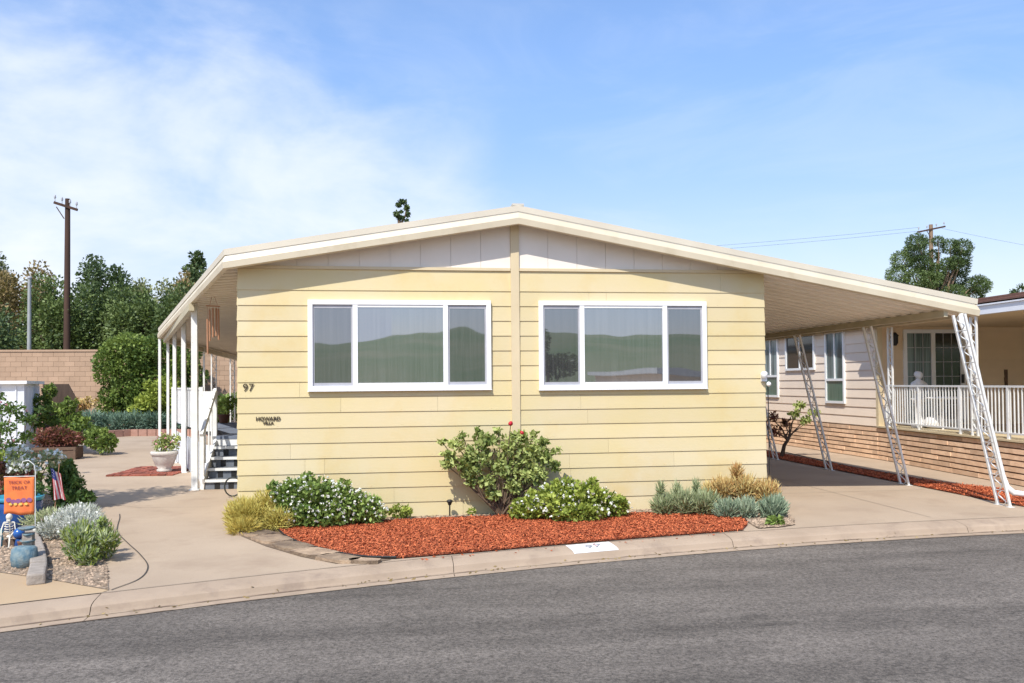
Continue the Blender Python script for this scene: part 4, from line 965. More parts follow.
# small striped flag
uf = thing('small_flag', 'small faded stars and stripes flag drooping on a stick', 'flag', (-6.16, .75, 0))
q = MB(); q.tube([(-6.20, .77, .0), (-6.13, .77, .74)], .006, 6); q.build('stick', M['bamboo'], uf)
q = MB(); nS = 9
def ufp(u, v):   # u along the stripes hanging down, v across
    return (-6.17 + (-.08 + .16*v)*(.8+.2*u) + .06*u, .745+.03*math.sin(v*9+u*3), .69-.42*u - .09*v*(1-u) - .04*abs(v-.5)*u)
for j in range(nS):
    for i in range(6):
        u0, u1 = i/6, (i+1)/6; v0, v1 = j/nS, (j+1)/nS
        mi = 2 if (u0 < .33 and v0 < .5) else (0 if j % 2 == 0 else 1)
        q.face([ufp(u0, v0), ufp(u0, v1), ufp(u1, v1), ufp(u1, v0)], mi)
for i in range(6):
    u, v = .05+.05*(i % 3)*1.8, .08+.2*(i//3); p = ufp(u, v); q.ball((p[0], p[1]-.004, p[2]), .006, 6, 1)
o = q.build('flag_cloth', [M['flag_red'], M['flag_white'], M['flag_blue']], uf); md = o.modifiers.new('thick', 'SOLIDIFY'); md.thickness = .002
# little skeleton ornament with blue ball
sk = thing('skeleton_ornament', 'small seated white skeleton ornament in front of the blue pot', 'garden ornament', (-5.95, -1.35, 0))
q = MB(); sxk, syk = -5.90, -1.35
q.ball((sxk, syk, .335), .034, 12, 0, 1.15); q.box(sxk-.018, sxk+.018, syk-.03, syk-.005, .290, .31); q.tube([(sxk, syk+.01, .30), (sxk, syk+.02, .12)], .009, 6)
for k in range(4):
    z = .265-k*.028; q.tube([(sxk-.045+.004*k, syk+.012, z), (sxk-.04, syk-.02, z-.006), (sxk, syk-.035, z-.01), (sxk+.04, syk-.02, z-.006), (sxk+.045-.004*k, syk+.012, z)], .006, 5)
q.tube([(sxk-.055, syk, .275), (sxk+.055, syk, .275)], .008, 6); q.ball((sxk, syk+.01, .115), .035, 8, 0, .6)
for s in (-1, 1):
    q.tube([(sxk+s*.055, syk, .275), (sxk+s*.075, syk-.02, .19), (sxk+s*.05, syk-.08, .14)], .008, 6)
    q.tube([(sxk+s*.025, syk, .11), (sxk+s*.045, syk-.10, .13), (sxk+s*.045, syk-.12, .01)], .009, 6); q.tube([(sxk+s*.045, syk-.12, .012), (sxk+s*.045, syk-.16, .012)], .009, 6)
q.build('bones', M['bone'], sk)
q = MB(); q.box(sxk-.06, sxk+.06, syk-.02, syk+.06, 0, .08); q.build('stool', M['woodbox'], sk)
q = MB(); q.ball((-5.79, -1.37, .15), .062, 16); q.lathe((-5.79, -1.37, 0), [(.04, 0), (.05, .03), (.03, .09)], 12)
tag(q.build('gazing_ball', M['blue']), 'shiny cobalt blue gazing ball right of the little skeleton', 'garden ornament')
q = MB(); q.ball((-6.02, -1.33, .17), .05, 14, 0, .8); q.lathe((-6.02, -1.33, 0), [(.05, 0), (.055, .06), (.045, .13)], 12)
tag(q.build('teal_ornament', M['teal']), 'teal glazed garden ball left of the little skeleton', 'garden ornament')
q = MB(); q.lathe((-5.74, -1.42, 0), [(.03, 0), (.045, .06), (.05, .07), (.04, .07)], 12); tag(q.build('clay_pot', M['terracotta']), 'tiny terracotta pot at the foot of the blue gazing ball', 'pot')
# blue ceramic lantern ornament
ln = thing('ceramic_fountain', 'weathered blue ceramic tiered fountain beside the stone edging', 'garden ornament', (-5.28, -2.55, 0))
q = MB(); lx, ly = -5.27, -2.55
q.lathe((lx, ly, 0), [(.085, 0), (.115, .02), (.125, .10), (.115, .19), (.09, .21), (.03, .215)], 18, sy=.9); q.build('basin', M['blue_stone'], ln)
q = MB(); q.box(lx-.03, lx+.06, ly+.02, ly+.10, .20, .33); q.build('column', M['block'], ln)
for k, (ox, z, r) in enumerate(((.01, .235, .07), (.02, .30, .055), (0, .36, .08))):
    q = MB(); q.lathe((lx+ox, ly+.05, z), [(r*.6, 0), (r, .018), (r, .03), (r*.8, .022), (.01, .02)], 14); q.build('tier', M['blue_stone'], ln)
# dark figure at far left edge behind the flag
q = MB(); q.lathe((-6.95, -.2, 0), [(.10, 0), (.11, .3), (.07, .62), (.09, .70), (.02, .80)], 12); tag(q.build('garden_post', M['woodbox']), 'dark wooden post at the left edge beside the blue pot', 'post')

# ------------------------------------------------------------------ back of the left drive
sheet('soil', [(-14, 17.1), (-12.35, 18.3), (-11.76, 19.9), (-10.9, 20.9), (-9.6, 20.6), (-8.4, 20.3), (-5, 20.0), (-5, 26.3), (-24, 26.3), (-24, 14)], .012, M['soil'])
bb = thing('brick_border', 'low pinkish brick border along the back planting bank', 'garden border', (-9, 20, 0))
q = MB(); pth = [(-12.35, 18.3), (-11.76, 19.9), (-10.9, 20.9), (-9.6, 20.6), (-8.4, 20.3), (-5, 20.0)]
for (a, b) in zip(pth, pth[1:]):
    n = max(1, int(math.hypot(b[0]-a[0], b[1]-a[1])/.3))
    for i in range(n):
        u0, u1 = i/n, (i+.92)/n; q.bar((a[0]+(b[0]-a[0])*u0, a[1]+(b[1]-a[1])*u0, .12), (a[0]+(b[0]-a[0])*u1, a[1]+(b[1]-a[1])*u1, .12), .16, .24, t=random.random())
q.build('brick_course', M['pinkbrick'], bb)
lm = [(-13.4+i*.52, 21.6+random.uniform(-.3, .3), .45+random.uniform(-.05, .1), .5, .55, .42) for i in range(10)]
t = thing('juniper_groundcover', 'blue-green juniper mass above the brick border', 'shrub', (-11, 21.6, 0)); spikes(lm, 9000, .16, .02, F['juniper'], t, up=.3)
lm = [(-10.2+random.uniform(-.7, .7), 22.0+random.uniform(-.4, .4), random.uniform(.5, 1.9), .45, .4, .38) for i in range(14)]
shrub('yellow_green_shrub', 'yellow-green shrub at the right of the tall green hedge', 'shrub', (-10.2, 22, 0), lm, 6500, .13, F['lime'], 8, .03)
lm = [(-8.1+random.uniform(-1.1, 1.1), 21.9+random.uniform(-.4, .4), random.uniform(.4, 1.25), .5, .4, .34) for i in range(13)]
shrub('leafy_shrub', 'leafy green shrub seen between the far awning posts', 'shrub', (-8.6, 21.9, 0), lm, 5500, .13, F['green'], 8, .03)
lm = [(-13.15+random.uniform(-.3, .5), 21.9+random.uniform(-.3, .3), random.uniform(.7, 1.3), .35, .35, .2) for i in range(7)]
shrub('orange_shrub', 'straggly orange-tinged shrub at the left foot of the hedge', 'shrub', (-13, 22, 0), lm, 800, .12, F['orange'], 6, .02, shell=.2)
# big hedge
hd = thing('hedge', 'tall dense rounded green hedge against the tan block wall', 'hedge', (-11.2, 23.6, 0))
lm = []
for i in range(9):
    for j in range(5):
        lm.append((-12.45+i*.38+random.uniform(-.15, .15), 23.3+random.uniform(-.25, .5), .9+j*.62+random.uniform(-.15, .15) - .35*(j == 4)*(i in (0, 8)), .52, .5, .46))
foliage(lm, 38000, .11, F['hedge'], hd, 'foliage', .6, .6)
q = MB(); stems(q, (-11.2, 23.6, 0), [l[:3] for l in lm[::5]], .05, .02, .2); q.build('trunk', M['bark'], hd)
# block wall
bw = thing('block_wall', 'long tan concrete block wall behind the drive and hedge', 'wall', (-12, 25, 0))
q = MB(); yw = 25.0; H_ = 3.20; ch = .2; x0w, x1w = -34.0, 3.0
q.box(x0w, x1w, yw+.012, yw+.2, 0, H_-.001, 1)
nr = int(H_/ch)
for r_ in range(nr):
    z0 = r_*ch; x = x0w-(.2 if r_ % 2 else 0)
    if z0 > H_-.3 or True:
        while x < x1w:
            a, b = max(x, x0w), min(x+.4, x1w)
            if b-a > .05 and (a > -19 and a < -5): q.box(a+.004, b-.004, yw, yw+.012, z0+.004, z0+ch-.004, 0, random.random())
            elif b-a > .05 and r_ % 1 == 0 and (x-x0w) < 1e9: q.face([(a+.004, yw, z0+.004), (b-.004, yw, z0+.004), (b-.004, yw, z0+ch-.004), (a+.004, yw, z0+ch-.004)], 0, random.random())
            x += .4
q.build('masonry', [M['wall_block'], M['mortar']], bw)
q = MB(); q.box(x0w, x1w, yw-.03, yw+.23, H_, H_+.08); q.build('coping', M['wall_block'], bw)
# brown clay pot on the deck end
pt = thing('clay_planter', 'brown clay pot of greenery at the far end of the porch deck', 'planter', (-5.75, 10.6, .85))
q = MB(); q.lathe((-5.78, 10.6, .855), [(.10, 0), (.15, .18), (.17, .20), (.15, .21)], 14); q.build('pot_body', M['terracotta'], pt)
foliage([(-5.78, 10.6, 1.25, .2, .2, .2), (-5.6, 10.6, 1.35, .15, .15, .18)], 450, .07, F['lime'], pt)

# ------------------------------------------------------------------ trees
def tree(label, base, top, rx, fm, n, size, nl=16, name='tree', cat='tree', low=.3, k=.36, ry=None, trunk=.18, group=None, shell=.35, matl='bark'):
    x, y = base; t = thing(name, label, cat, (x, y, 0), group); ry = ry or rx
    cz = top*(1+low)/2; rz_ = top*(1-low)/2; lm = make_lumps((x, y, cz), (rx, ry, rz_), nl, k)
    foliage(lm, int(n*1.7), size*.76, fm, t, 'crown', .6, shell)
    q = MB(); q.tube([(x, y, 0), (x+random.uniform(-.2, .2), y, cz*.5), (x+random.uniform(-.3, .3), y, cz)], [trunk, trunk*.8, trunk*.5], 8)
    stems(q, (x, y, cz*.6), [l[:3] for l in lm], trunk*.45, trunk*.12, .3); q.build('trunk', M[matl], t); return t
TR = [('tall thin brownish tree at the far left edge of the sky', (-31.0, 55), 13.2, 2.8, F['olive'], 9000, .32, 22, .2, .38, .2),
      ('lower browning tree beside the grey light pole', (-27.0, 52), 11.0, 2.8, F['brown'], 10000, .30, 22, .1, .42, .4),
      ('dark green tree low at the left edge behind the block wall', (-21.6, 34), 5.6, 1.8, F['treedark'], 5000, .22, 14, .1, .5, .4),
      ('dense green tree between the light pole and the utility pole', (-21.3, 42), 8.2, 2.1, F['tree'], 8500, .24, 18, .1, .45, .5),
      ('dense green tree right of the dark utility pole', (-18.6, 42), 8.3, 2.1, F['tree'], 9000, .24, 20, .1, .45, .5),
      ('dense green rounded tree above the left part of the hedge', (-16.2, 41), 7.6, 2.0, F['tree'], 9000, .24, 20, .1, .45, .5),
      ('dark green tree with a knobbly top right of the utility pole', (-21.2, 52), 11.2, 2.2, F['treedark'], 4500, .30, 14, .3, .36, .3),
      ('thin grey-olive tree above the middle of the hedge', (-18.6, 55), 11.0, 2.6, F['olive'], 3600, .28, 16, .3, .34, .2),
      ('dense green tree closest to the left end of the awning', (-13.5, 40), 7.4, 1.7, F['tree'], 7500, .24, 16, .1, .45, .5),
      ('brownish shrubby tree under the conifer beside the awning', (-14.4, 47), 8.9, 1.5, F['brown'], 3800, .26, 12, .2, .42, .4),
      ('brown-green tree filling the gap at the left edge behind the block wall', (-28.5, 47), 8.0, 3.0, F['brown'], 8000, .28, 18, .05, .45, .4),
      ('low dense green tree filling the gap behind the hedge, left one', (-17.6, 44), 7.0, 1.9, F['tree'], 6500, .24, 16, .05, .48, .5),
      ('low dense green tree filling the gap behind the hedge beside the awning', (-15.0, 43), 7.4, 1.9, F['tree'], 6500, .24, 16, .05, .48, .5),
      ('olive tree behind the hedge near the conifer', (-16.3, 48), 9.0, 1.6, F['olive'], 3600, .26, 12, .2, .4, .4)]
for (lab, b, tp, rx, fm, n, s, nl, low, k, shl) in TR: tree(lab, b, tp, rx, fm, n, s, nl, low=low, k=k, shell=shl, group='trees beyond the block wall')
# conifer
t = thing('conifer_tree', 'narrow dark green conifer rising above the left end of the awning', 'tree', (-14.9, 50, 0))
lm = []
for i in range(9):
    z = 6.8+i*.49; r = 1.45*(1-i/11)+.2
    for k in range(3): a = random.uniform(0, 6.28); lm.append((-14.9+math.cos(a)*r*.45, 50+math.sin(a)*r*.45, z, r*.55, r*.55, .42))
foliage(lm, 5200, .26, F['treedark'], t, 'crown', .5, .4); q = MB(); q.tube([(-14.9, 50, 0), (-14.9, 50, 10.6)], [.25, .06], 8); q.build('trunk', M['bark'], t)
# tuft above the roof
t = thing('palm_like_tree', 'small tufted tree top peeking over the left roof slope', 'tree', (-1.05, 35, 0))
q = MB(); q.tube([(-1.05, 35, 0), (-1.1, 35, 10.4), (-1.2, 35, 11.1)], [.2, .10, .05], 8); q.tube([(-1.1, 35, 10.3), (-.78, 35, 10.9), (-.72, 35, 11.3)], [.08, .05, .03], 6); q.build('trunk', M['bark'], t)
foliage([(-1.15, 35, 11.45, .18, .2, .14), (-.92, 35, 11.62, .26, .2, .15), (-.72, 35, 11.3, .16, .2, .18), (-.65, 35, 10.95, .14, .2, .16), (-1.25, 35, 10.95, .18, .2, .18), (-1.05, 35, 10.75, .25, .2, .15), (-.7, 35, 10.6, .14, .2, .12), (-1.0, 35, 11.1, .10, .1, .12)], 1500, .13, F['treedark'], t, 'crown', .5, .2)
# right: clumpy pine
t = thing('pine_tree', 'broad clumpy dark green pine behind the carport roof on the right', 'tree', (37, 45, 0))
q = MB(); q.tube([(37, 45, 0), (37.1, 45, 7), (37.3, 45, 10.8)], [.35, .2, .08], 10)
puffs = [(35.2, 11.6, .75), (35.9, 11.1, .8), (34.6, 10.5, .8), (35.4, 10.2, .75), (34.2, 9.4, .8), (35.1, 9.1, .8), (36.1, 9.0, .8), (36.0, 9.9, .7), (37.9, 11.4, .65), (38.6, 11.3, .7), (38.7, 10.6, .65), (38.1, 10.2, .6),
         (39.0, 10.0, .7), (38.2, 9.2, .75), (37.3, 8.9, .8), (39.3, 9.2, .8), (40.0, 8.8, .7), (40.6, 8.6, .65), (40.3, 7.9, .8), (39.0, 8.2, .8), (37.9, 8.0, .8), (36.7, 8.0, .8), (35.5, 8.0, .8), (34.3, 8.3, .7), (37.4, 10.1, .55), (37.0, 10.9, .5), (36.8, 9.6, .6), (37.1, 11.8, .45), (36.6, 11.9, .4)]
lm = [(x, 45+random.uniform(-1, 1), z-.15, r*1.0, r*1.0, r*.78) for x, z, r in puffs]
stems(q, (37.1, 45, 6.5), [l[:3] for l in lm], .09, .03, .3); q.build('trunk', M['pole2'], t)
foliage([(a, b, c, d*1.12, e, f*1.12) for a, b, c, d, e, f in lm], 42000, .16, F['pine'], t, 'crown', .3, .5)
tree('small dark rounded tree above the brown roof at the right edge', (51.8, 56), 10.2, 1.5, F['treedark'], 1600, .25, 8, low=.5)
tree('dark tree crown just inside the right edge above the roof', (55.3, 56), 10.6, 1.1, F['treedark'], 900, .25, 6, low=.6)

# utility poles
def upole(label, x, y, h, arm, az_, pmat, slope=0, r=.15, extra=True):
    t = thing('utility_pole', label, 'utility pole', (x, y, 0), 'wooden utility poles'); q = MB()
    q.tube([(x, y, 0), (x+.05, y, h)], [r*1.2, r*.8], 10); q.build('pole_shaft', pmat, t)
    q = MB(); dx_, dz_ = arm/2, slope; a = (x-dx_, y-.15, h-.45+dz_); b = (x+dx_, y-.15, h-.45-dz_); q.bar(a, b, .12, .14); q.build('crossarm', M['pole'], t)
    for k in range(4):
        u = (.04, .34, .68, .96)[k]; p = Vector(a).lerp(Vector(b), u); q = MB(); q.tube([p, p+Vector((0, 0, .28))], .022, 6); q.lathe((p.x, p.y, p.z+.25), [(.05, 0), (.07, .05), (.05, .1), (.065, .14), (.02, .2)], 8); q.build('insulator', M['grey_frame'], t)
    if extra:
        q = MB(); q.tube([(x-.5, y-.15, h-.5), (x-.1, y-.12, h-1.15)], .03, 6); q.build('brace', M['pole'], t)
    return t
upole('tall dark creosoted utility pole behind the block wall on the left', -19.75, 40, 12.45, 1.25, 0, M['pole'], .20, .17)
upole('brown weathered utility pole in front of the clumpy pine', 46.65, 59.6, 15.75, 2.7, 0, M['pole2'], -.28, .21)
t = thing('light_pole', 'pale grey lamp post rising before the brown tree at the far left', 'street light', (-21.58, 39.6, 0))
q = MB(); q.tube([(-21.58, 39.6, 0), (-21.56, 39.6, 7.9)], [.13, .09], 10); q.build('pole_shaft', mat('galvanised_pole', (.34, .35, .35), .7), t)
q = MB(); q.lathe((-21.56, 39.6, 7.85), [(.12, 0), (.14, .08), (.05, .14)], 10); q.build('cap', M['grey_frame'], t)
def wire(label, a, b, sag, r=.022):
    q = MB(); a = Vector(a); b = Vector(b); q.tube([a.lerp(b, i/24)-Vector((0, 0, sag*4*(i/24)*(1-i/24))) for i in range(25)], r, 5); tag(q.build('power_line', M['rubber']), label, 'power line', 'overhead wires')
wire('upper overhead wire running from the right pole past the roof ridge', (45.5, 59.4, 15.45), (-1.5, 70, 13.3), .5, .010)
wire('lower overhead wire running from the right pole past the roof ridge', (46.2, 59.4, 15.2), (-1.5, 70, 12.9), .5, .010)
wire('thin overhead wire sloping down from the right pole to the right edge', (47.6, 59.4, 15.4), (82, 50, 9.5), .9, .009)

# ------------------------------------------------------------------ neighbouring home
nb = thing('neighbour_home', 'beige-sided neighbouring home with tan ledger-brick base and railed porch', 'house', (12, 6, 0))
NX = 9.20; NF = 6.30
lz = [.74+.212*k for k in range(0, 12)]; lz[-1] = 3.07
q = MB(); lap_wall(q, (NX, 20), (NX, NF), lz, (-1, 0), .022, 1); q.box(NX+.012, NX+.3, NF+.05, 20, 0, 3.1, 0); q.build('side_wall', M['nb_siding'], nb)
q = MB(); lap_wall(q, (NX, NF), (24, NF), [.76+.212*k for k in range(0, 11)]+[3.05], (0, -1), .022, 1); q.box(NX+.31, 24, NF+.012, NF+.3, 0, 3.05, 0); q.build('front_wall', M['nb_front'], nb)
q = MB(); q.box(NX-.03, NX+.09, NF-.035, NF+.06, .72, 3.05); q.build('corner_board', M['trim'], nb)
def ledger(name, a, b, z1, parent, n_out):
    q = MB(); a = Vector((*a, 0)); b = Vector((*b, 0)); d = (b-a); ln_ = d.length; d.normalize(); n = Vector((*n_out, 0)).normalized()
    q.bar(a+Vector((0, 0, z1/2))+n*(-.05), b+Vector((0, 0, z1/2))+n*(-.05), .10, z1-.002, 1)
    rows = int(z1/.093)
    for r_ in range(rows):
        z0 = r_*z1/rows; x = -random.uniform(0, .3)
        while x < ln_:
            l = random.uniform(.4, .85); u0, u1 = max(0, x), min(ln_, x+l)
            if u1-u0 > .03:
                o = random.uniform(.004, .022); p0 = a+d*(u0+.003)+n*o/2; p1 = a+d*(u1-.003)+n*o/2; z = z0+z1/rows/2
                q.bar(p0+Vector((0, 0, z)), p1+Vector((0, 0, z)), .02+o, z1/rows-.026, 0, random.random())
            x += l
    return q.build(name, [M['brick'], M['brickgap']], parent)
ledger('brick_base', (NX-.02, 20), (NX-.02, NF), .72, nb, (-1, 0))
P0 = (9.19, 6.29); P1 = (8.30, -3.0)
pd = Vector((P1[0]-P0[0], P1[1]-P0[1], 0)); pl_ = pd.length; pd.normalize(); pn = Vector((pd.y, -pd.x, 0)); pn = pn if pn.x < 0 else -pn
ledger('porch_brick', P0, P1, .72, nb, (pn.x, pn.y))
def pp(s, off=0, z=0): v = Vector((P0[0], P0[1], 0))+pd*s+pn*off; return Vector((v.x, v.y, z))
q = MB(); q.poly([pp(0, .06, .76), pp(pl_, .06, .76), (24, -3, .76), (24, 6.3, .76), pp(0, .06, .725), pp(pl_, .06, .725), (24, -3, .725), (24, 6.3, .725)], [(0, 3, 2, 1), (0, 1, 5, 4)]); q.build('porch_floor', M['trim'], nb)
# railing
rl = MB(); rl.bar(pp(.35, .0, 1.655), pp(pl_, 0, 1.655), .045, .035); rl.bar(pp(.35, .0, .86), pp(pl_, 0, .86), .035, .03); rl = rl.build('porch_railing', M['white_paint'], nb)
q = MB(); s = .45
while s < pl_: q.bar(pp(s, 0, .875), pp(s, 0, 1.64), .018); s += .105
q.build('picket', M['white_paint'], rl)['kind'] = 'stuff'
for s in (.36, 1.75, 3.25, 4.7, 6.1, 7.5):
    q = MB(); q.bar(pp(s, 0, .76), pp(s, 0, 1.67), .045); q.build('railing_post', M['white_paint'], rl)
# porch posts
for s, dz in ((.62, 0), (3.75, 0), (7.0, 0)):
    c = pp(s, .02); lattice_post(c.x, c.y, .76, 2.93, pd.x*.09, pd.y*.09, nb, 'porch_post')
# eave and roof
E0 = pp(-14, .42, 3.03); 
q = MB(); e0 = Vector((8.80, 6.30, 0)); e1 = Vector((8.80, -3.2, 0))
q.bar((9.04, 20, 3.03), (9.04, 6.3, 3.03), .08, .15); q.bar((e0.x, e0.y, 3.02), (e1.x, e1.y, 3.02), .10, .17); q.bar((e0.x-.02, e0.y, 3.10), (e1.x-.02, e1.y, 3.10), .12, .025); q.bar((9.03, 20, 3.10), (9.03, 6.3, 3.10), .10, .025)
q.build('gutter', M['gutter'], nb)
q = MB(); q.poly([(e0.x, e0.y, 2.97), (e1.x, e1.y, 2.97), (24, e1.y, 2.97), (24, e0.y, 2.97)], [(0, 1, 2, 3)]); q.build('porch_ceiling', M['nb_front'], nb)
q = MB(); xr_ = 11.6; sl_ = .165; rows = 24
def eave(y): return e0.x+(e1.x-e0.x)*(e0.y-y)/(e0.y-e1.y) if y < e0.y else 9.02
for i in range(rows):
    u0, u1 = i/rows, (i+1)/rows
    for a, b in ((-3.2, 0), (0, 3), (3, 6.3), (6.3, 12), (12, 20)):
        def rp(y, u, dz=0): x = eave(y)+(xr_-eave(y))*u; return (x, y, 3.115+(x-8.6)*sl_+dz)
        q.face([rp(a, u0, .018), rp(b, u0, .018), rp(b, u1), rp(a, u1)][::-1], 0, random.random()); q.face([rp(a, u0, .018), rp(b, u0, .018), rp(b, u0, -.0), rp(a, u0, -.0)], 0, random.random())
q.poly([(xr_, -3.2, 3.115+(xr_-8.6)*sl_), (xr_, 20, 3.115+(xr_-8.6)*sl_), (24, 20, 3.1), (24, -3.2, 3.1)], [(0, 1, 2, 3)])
q.build('roof', M['shingle'], nb)
# windows in the side wall
def side_window(y0, y1, z0, z1, split=None, vsplit=True, lower='greenglass'):
    f = MB(); w_ = .06; x0 = NX-.06
    f.box(x0, NX, y0, y1, z1-w_, z1); f.box(x0, NX, y0, y1, z0, z0+w_); f.box(x0, NX, y0, y0+w_, z0+w_, z1-w_); f.box(x0, NX, y1-w_, y1, z0+w_, z1-w_)
    if split: f.box(x0+.002, NX, y0+w_, y1-w_, split-.03, split+.03)
    ym = (y0+y1)/2
    if vsplit: f.box(x0+.004, NX, ym-.02, ym+.02, (split+.03) if split else z0+w_, z1-w_)
    win = f.build('window', M['white'], nb)
    p = MB(); p.box(NX-.030, NX-.022, y0+w_, y1-w_, (split or z0)+.03, z1-w_); p.build('window_pane', M['curtain'] if split else M['darkglass'], win)
    if split: p = MB(); p.box(NX-.030, NX-.022, y0+w_, y1-w_, z0+w_, split-.03); p.build('window_pane', M[lower], win)
side_window(11.25, 12.25, 1.32, 3.0, 1.92); side_window(7.68, 8.60, 1.22, 3.0, 1.80); side_window(9.15, 10.78, 2.06, 3.02)
# sliding door
f = MB(); a, b, z0, z1, w_ = 9.80, 11.32, .80, 2.92, .085; yy = NF
f.box(a, b, yy-.05, yy, z1-w_, z1); f.box(a, a+w_, yy-.05, yy, z0, z1-w_); f.box(b-w_-.05, b, yy-.05, yy, z0, z1-w_); f.box(a+w_, b-w_, yy-.05, yy, z0, z0+.08); mid = 10.52; f.box(mid-.05, mid+.05, yy-.055, yy, z0+.08, z1-w_)
door = f.build('sliding_door', M['white'], nb)
p = MB(); p.box(a+w_, mid-.05, yy-.032, yy-.026, z0+.08, z1-w_); p.build('door_pane', M['curtain'], door)
p = MB(); p.box(mid+.05, b-w_-.05, yy-.032, yy-.026, z0+.08, z1-w_); p.build('door_pane', M['darkglass'], door)
g_ = MB()
for (u0, u1) in ((a+w_, mid-.05), (mid+.05, b-w_-.05)):
    for k in range(1, 3): x = u0+(u1-u0)*k/3; g_.box(x-.007, x+.007, yy-.040, yy-.033, z0+.08, z1-w_)
    for k in range(1, 6): z = z0+.08+(z1-w_-z0-.08)*k/6; g_.box(u0, u1, yy-.042, yy-.034, z-.007, z+.007)
g_.build('door_grid', M['grey_frame'], door)
f = MB(); f.box(11.20, 11.25, yy-.09, yy-.055, 1.70, 1.90); f.build('door_handle', M['black'], door)
f = MB(); f.box(13.05, 14.4, yy-.06, yy, 1.75, 2.85); w2 = f.build('window', M['white'], nb); p = MB(); p.box(13.13, 14.32, yy-.066, yy-.061, 1.83, 2.77); p.build('window_pane', M['darkglass'], w2)
f = MB(); f.box(9.50, 9.56, yy-.10, yy, 2.60, 2.85); f.lathe((9.53, yy-.14, 2.55), [(.03, 0), (.07, .06), (.07, .20), (.09, .22), (.02, .30)], 8); f.build('wall_lantern', M['black'], nb)
f = MB(); f.box(12.3, 12.38, yy-.03, yy, 1.55, 2.0); f.build('meter_box', M['woodbox'], nb)
# porch ornaments
st = thing('garden_statue', 'white cast figure on a pedestal on the neighbouring porch', 'statue', (9.52, 5.30, .76))
cx, cy = 9.52, 5.30
q = MB(); q.lathe((cx, cy, .765), [(.16, 0), (.16, .05), (.09, .09), (.075, .30), (.09, .52), (.15, .58), (.16, .62), (.12, .64)], 16); q.build('pedestal', M['stone_white'], st)
q = MB(); q.lathe((cx, cy, 1.40), [(.11, 0), (.13, .06), (.10, .16), (.13, .26), (.15, .33), (.06, .38), (.045, .41)], 14, sy=.75); q.ball((cx+.01, cy-.01, 1.875), .075, 12, 0, 1.15); q.ball((cx, cy+.04, 1.90), .07, 10)
q.tube([(cx-.14, cy, 1.70), (cx-.20, cy-.06, 1.58), (cx-.08, cy-.13, 1.52)], [.04, .035, .025], 8); q.tube([(cx+.14, cy, 1.70), (cx+.22, cy-.04, 1.58), (cx+.10, cy-.14, 1.50)], [.04, .035, .025], 8); q.build('figure', M['stone_white'], st)
tb = thing('patio_table', 'white round patio table behind the neighbouring porch railing', 'table', (9.82, 4.70, .76))
q = MB(); q.lathe((9.82, 4.70, 1.38), [(.46, 0), (.48, .015), (.48, .03), (.46, .045)], 24); q.build('tabletop', M['stone_white'], tb)
for k in range(4):
    a = .5+k*math.pi/2; q = MB(); q.tube([(9.82+.34*math.cos(a), 4.70+.34*math.sin(a), 1.38), (9.82+.30*math.cos(a), 4.70+.30*math.sin(a), .76)], .022, 6); q.build('leg', M['stone_white'], tb)
q = MB(); q.lathe((9.65, 4.95, .765), [(.12, 0), (.23, .05), (.25, .12), (.17, .22), (.05, .27)], 16); tag(q.build('shell_ornament', M['stone_white']), 'white domed ornament on the porch floor under the patio table', 'garden ornament')

# right mulch strip and walk beyond
MR = [(7.06, 14), (7.05, 9), (7.07, 5), (7.06, 2), (7.02, -.4), (7.06, -.9), (7.6, -.55), (8.2, .15), (8.10, 1.0), (7.75, 1.9), (7.62, 3.0), (7.62, 5), (7.8, 9), (8.0, 14)]
sheet('mulch_strip', MR, .012, M['mulchbase'])
tag(chips('bark_mulch', MR, 32000, .030, .014, M['mulch']), 'red bark mulch strip along the foot of the carport posts', 'mulch', kind='stuff')
edging('lawn_edging', [(8.0, 8.6), (7.66, 5), (7.66, 3.0), (7.5, 1.6), (7.2, .2), (7.0, -.7)], 'dark edging line running through the red mulch strip by the posts')
# little tree by the carport
t = thing('small_tree', 'small crooked bush growing from the mulch beyond the carport', 'tree', (7.35, 7.3, 0))
q = MB(); q.tube([(7.35, 7.3, 0), (7.42, 7.3, .28), (7.55, 7.3, .46)], [.055, .045, .035], 8)
tips = [(7.0, 7.3, .75), (7.15, 7.3, .95), (7.45, 7.3, .80), (7.72, 7.3, 1.0), (7.95, 7.3, .85), (8.15, 7.3, 1.05), (7.8, 7.3, 1.2), (7.2, 7.3, .6)]
stems(q, (7.5, 7.3, .40), tips, .025, .006, .06); q.build('trunk', M['bark'], t)
foliage([(x, y+random.uniform(-.1, .1), z, .15, .15, .11) for x, y, z in tips[3:7]], 480, .075, F['rose'], t, 'foliage', .6, .1)
foliage([(x, y, z, .14, .14, .13) for x, y, z in (tips[0], tips[1], tips[2], tips[7])], 420, .07, F['red'], t, 'dark_foliage', .6, .1)

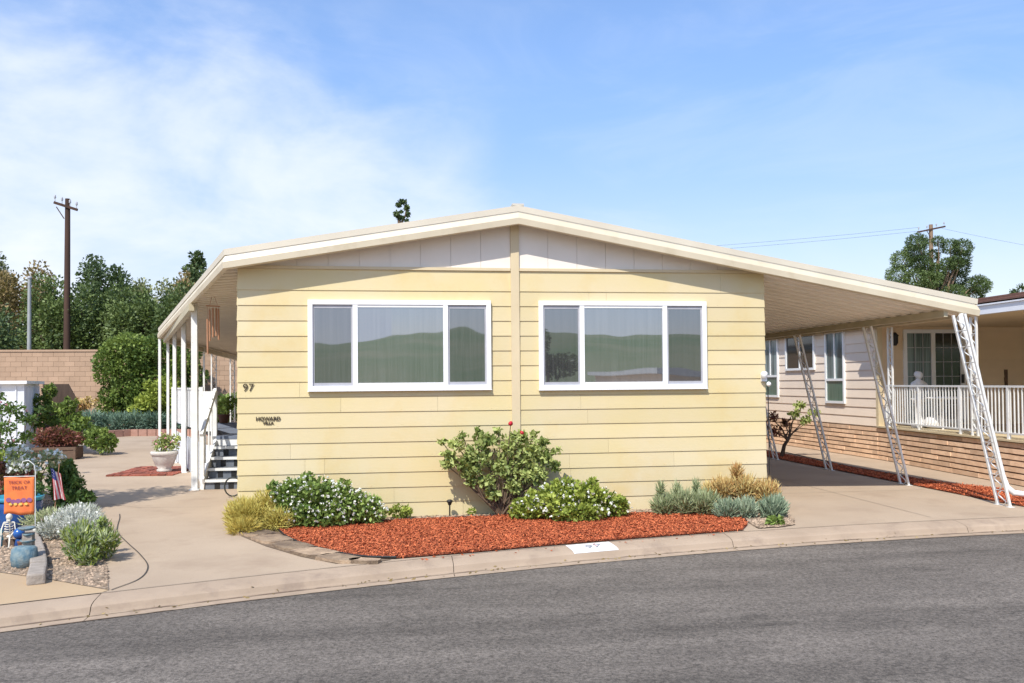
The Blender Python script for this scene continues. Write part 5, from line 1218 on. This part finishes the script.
# ------------------------------------------------------------------ across the street (seen mirrored in the window panes)
q = MB(); n = 40; rows = [(-75, 0), (-90, 2.5), (-115, 5.5), (-150, 9), (-220, 12)]
vs = []
for (yy, h) in rows:
    for i in range(n+1):
        x = -260+520*i/n; vs.append((x, yy+6*math.sin(x*.03), h*(1.0+.22*math.sin(x*.021+1.1)+.08*math.sin(x*.07))-.2*(h == 0)))
q.poly(vs, [(r*(n+1)+i+1, r*(n+1)+i, (r+1)*(n+1)+i, (r+1)*(n+1)+i+1) for r in range(len(rows)-1) for i in range(n)], 0, .5, True); q.build('hill', M['hill'])['kind'] = 'structure'
fh = thing('facing_home', 'long low pale home with a flat roof across the street', 'house', (22, -30, 0))
q = MB(); lap_wall(q, (34, -30), (12, -30), [.0+.25*k for k in range(9)], (0, 1), .02, 1); q.box(12, 34, -44, -30.02, 0, 2.2); q.build('wall', M['nb_siding'], fh)
q = MB(); q.box(11.5, 34.5, -44.5, -29.4, 2.2, 2.42); q.build('roof', M['roof'], fh)
for x in (14, 18.5, 23.5, 28.5):
    q = MB(); q.box(x, x+1.8, -29.98, -29.93, .8, 1.9); q.build('window', M['darkglass'], fh)
for i, (x, y, h, r, lab) in enumerate(((-9, -52, 6.5, 2.6, 'round tree across the street left of the pale facing home'), (9, -48, 6.0, 3.0, 'broad tree across the street beside the pale facing home'), (36, -50, 5.5, 3.0, 'broad tree across the street at the right end of the facing home'), (-22, -60, 6.0, 3.0, 'distant tree across the street before the hillside'))):
    tree(lab, (x, y), h, r, F['tree'], 2200, .35, 10, group='trees across the street')

# slender tree left of the gravel bed, outside the picture; its shade falls on the drive
t = thing('garden_tree', 'slender garden tree standing left of the gravel bed beyond the picture edge', 'tree', (-8.2, -.5, 0))
q = MB(); q.tube([(-8.2, -.5, 0), (-8.2, -.5, 2.2), (-8.1, -.5, 4.3)], [.07, .055, .03], 8)
lm = make_lumps((-8.1, -.5, 4.4), (1.35, 1.5, .9), 12, .40)
stems(q, (-8.2, -.5, 2.6), [l[:3] for l in lm], .03, .01, .1); q.build('trunk', M['bark'], t)
foliage(lm, 5200, .13, F['green'], t, 'crown', .5, .2)
# dry leaves and grit caught along the gutter
V = []; n = 150; xs_ = RNG.uniform(-4.5, 7.5, n); dd = np.abs(RNG.normal(.13, .03, n))
P = np.array([(x, g(x)+d, zc(d)+.006) for x, d in zip(xs_, dd)])
D = rand_dirs(n)*[1, 1, .25]
tag(np_mesh('dry_leaves', leaf_quads(P, D, .035, .5, .2), 4, RNG.uniform(0, 1, n), F['brown']), 'scattered dry leaves caught along the kerb gutter', 'leaf litter', kind='stuff')
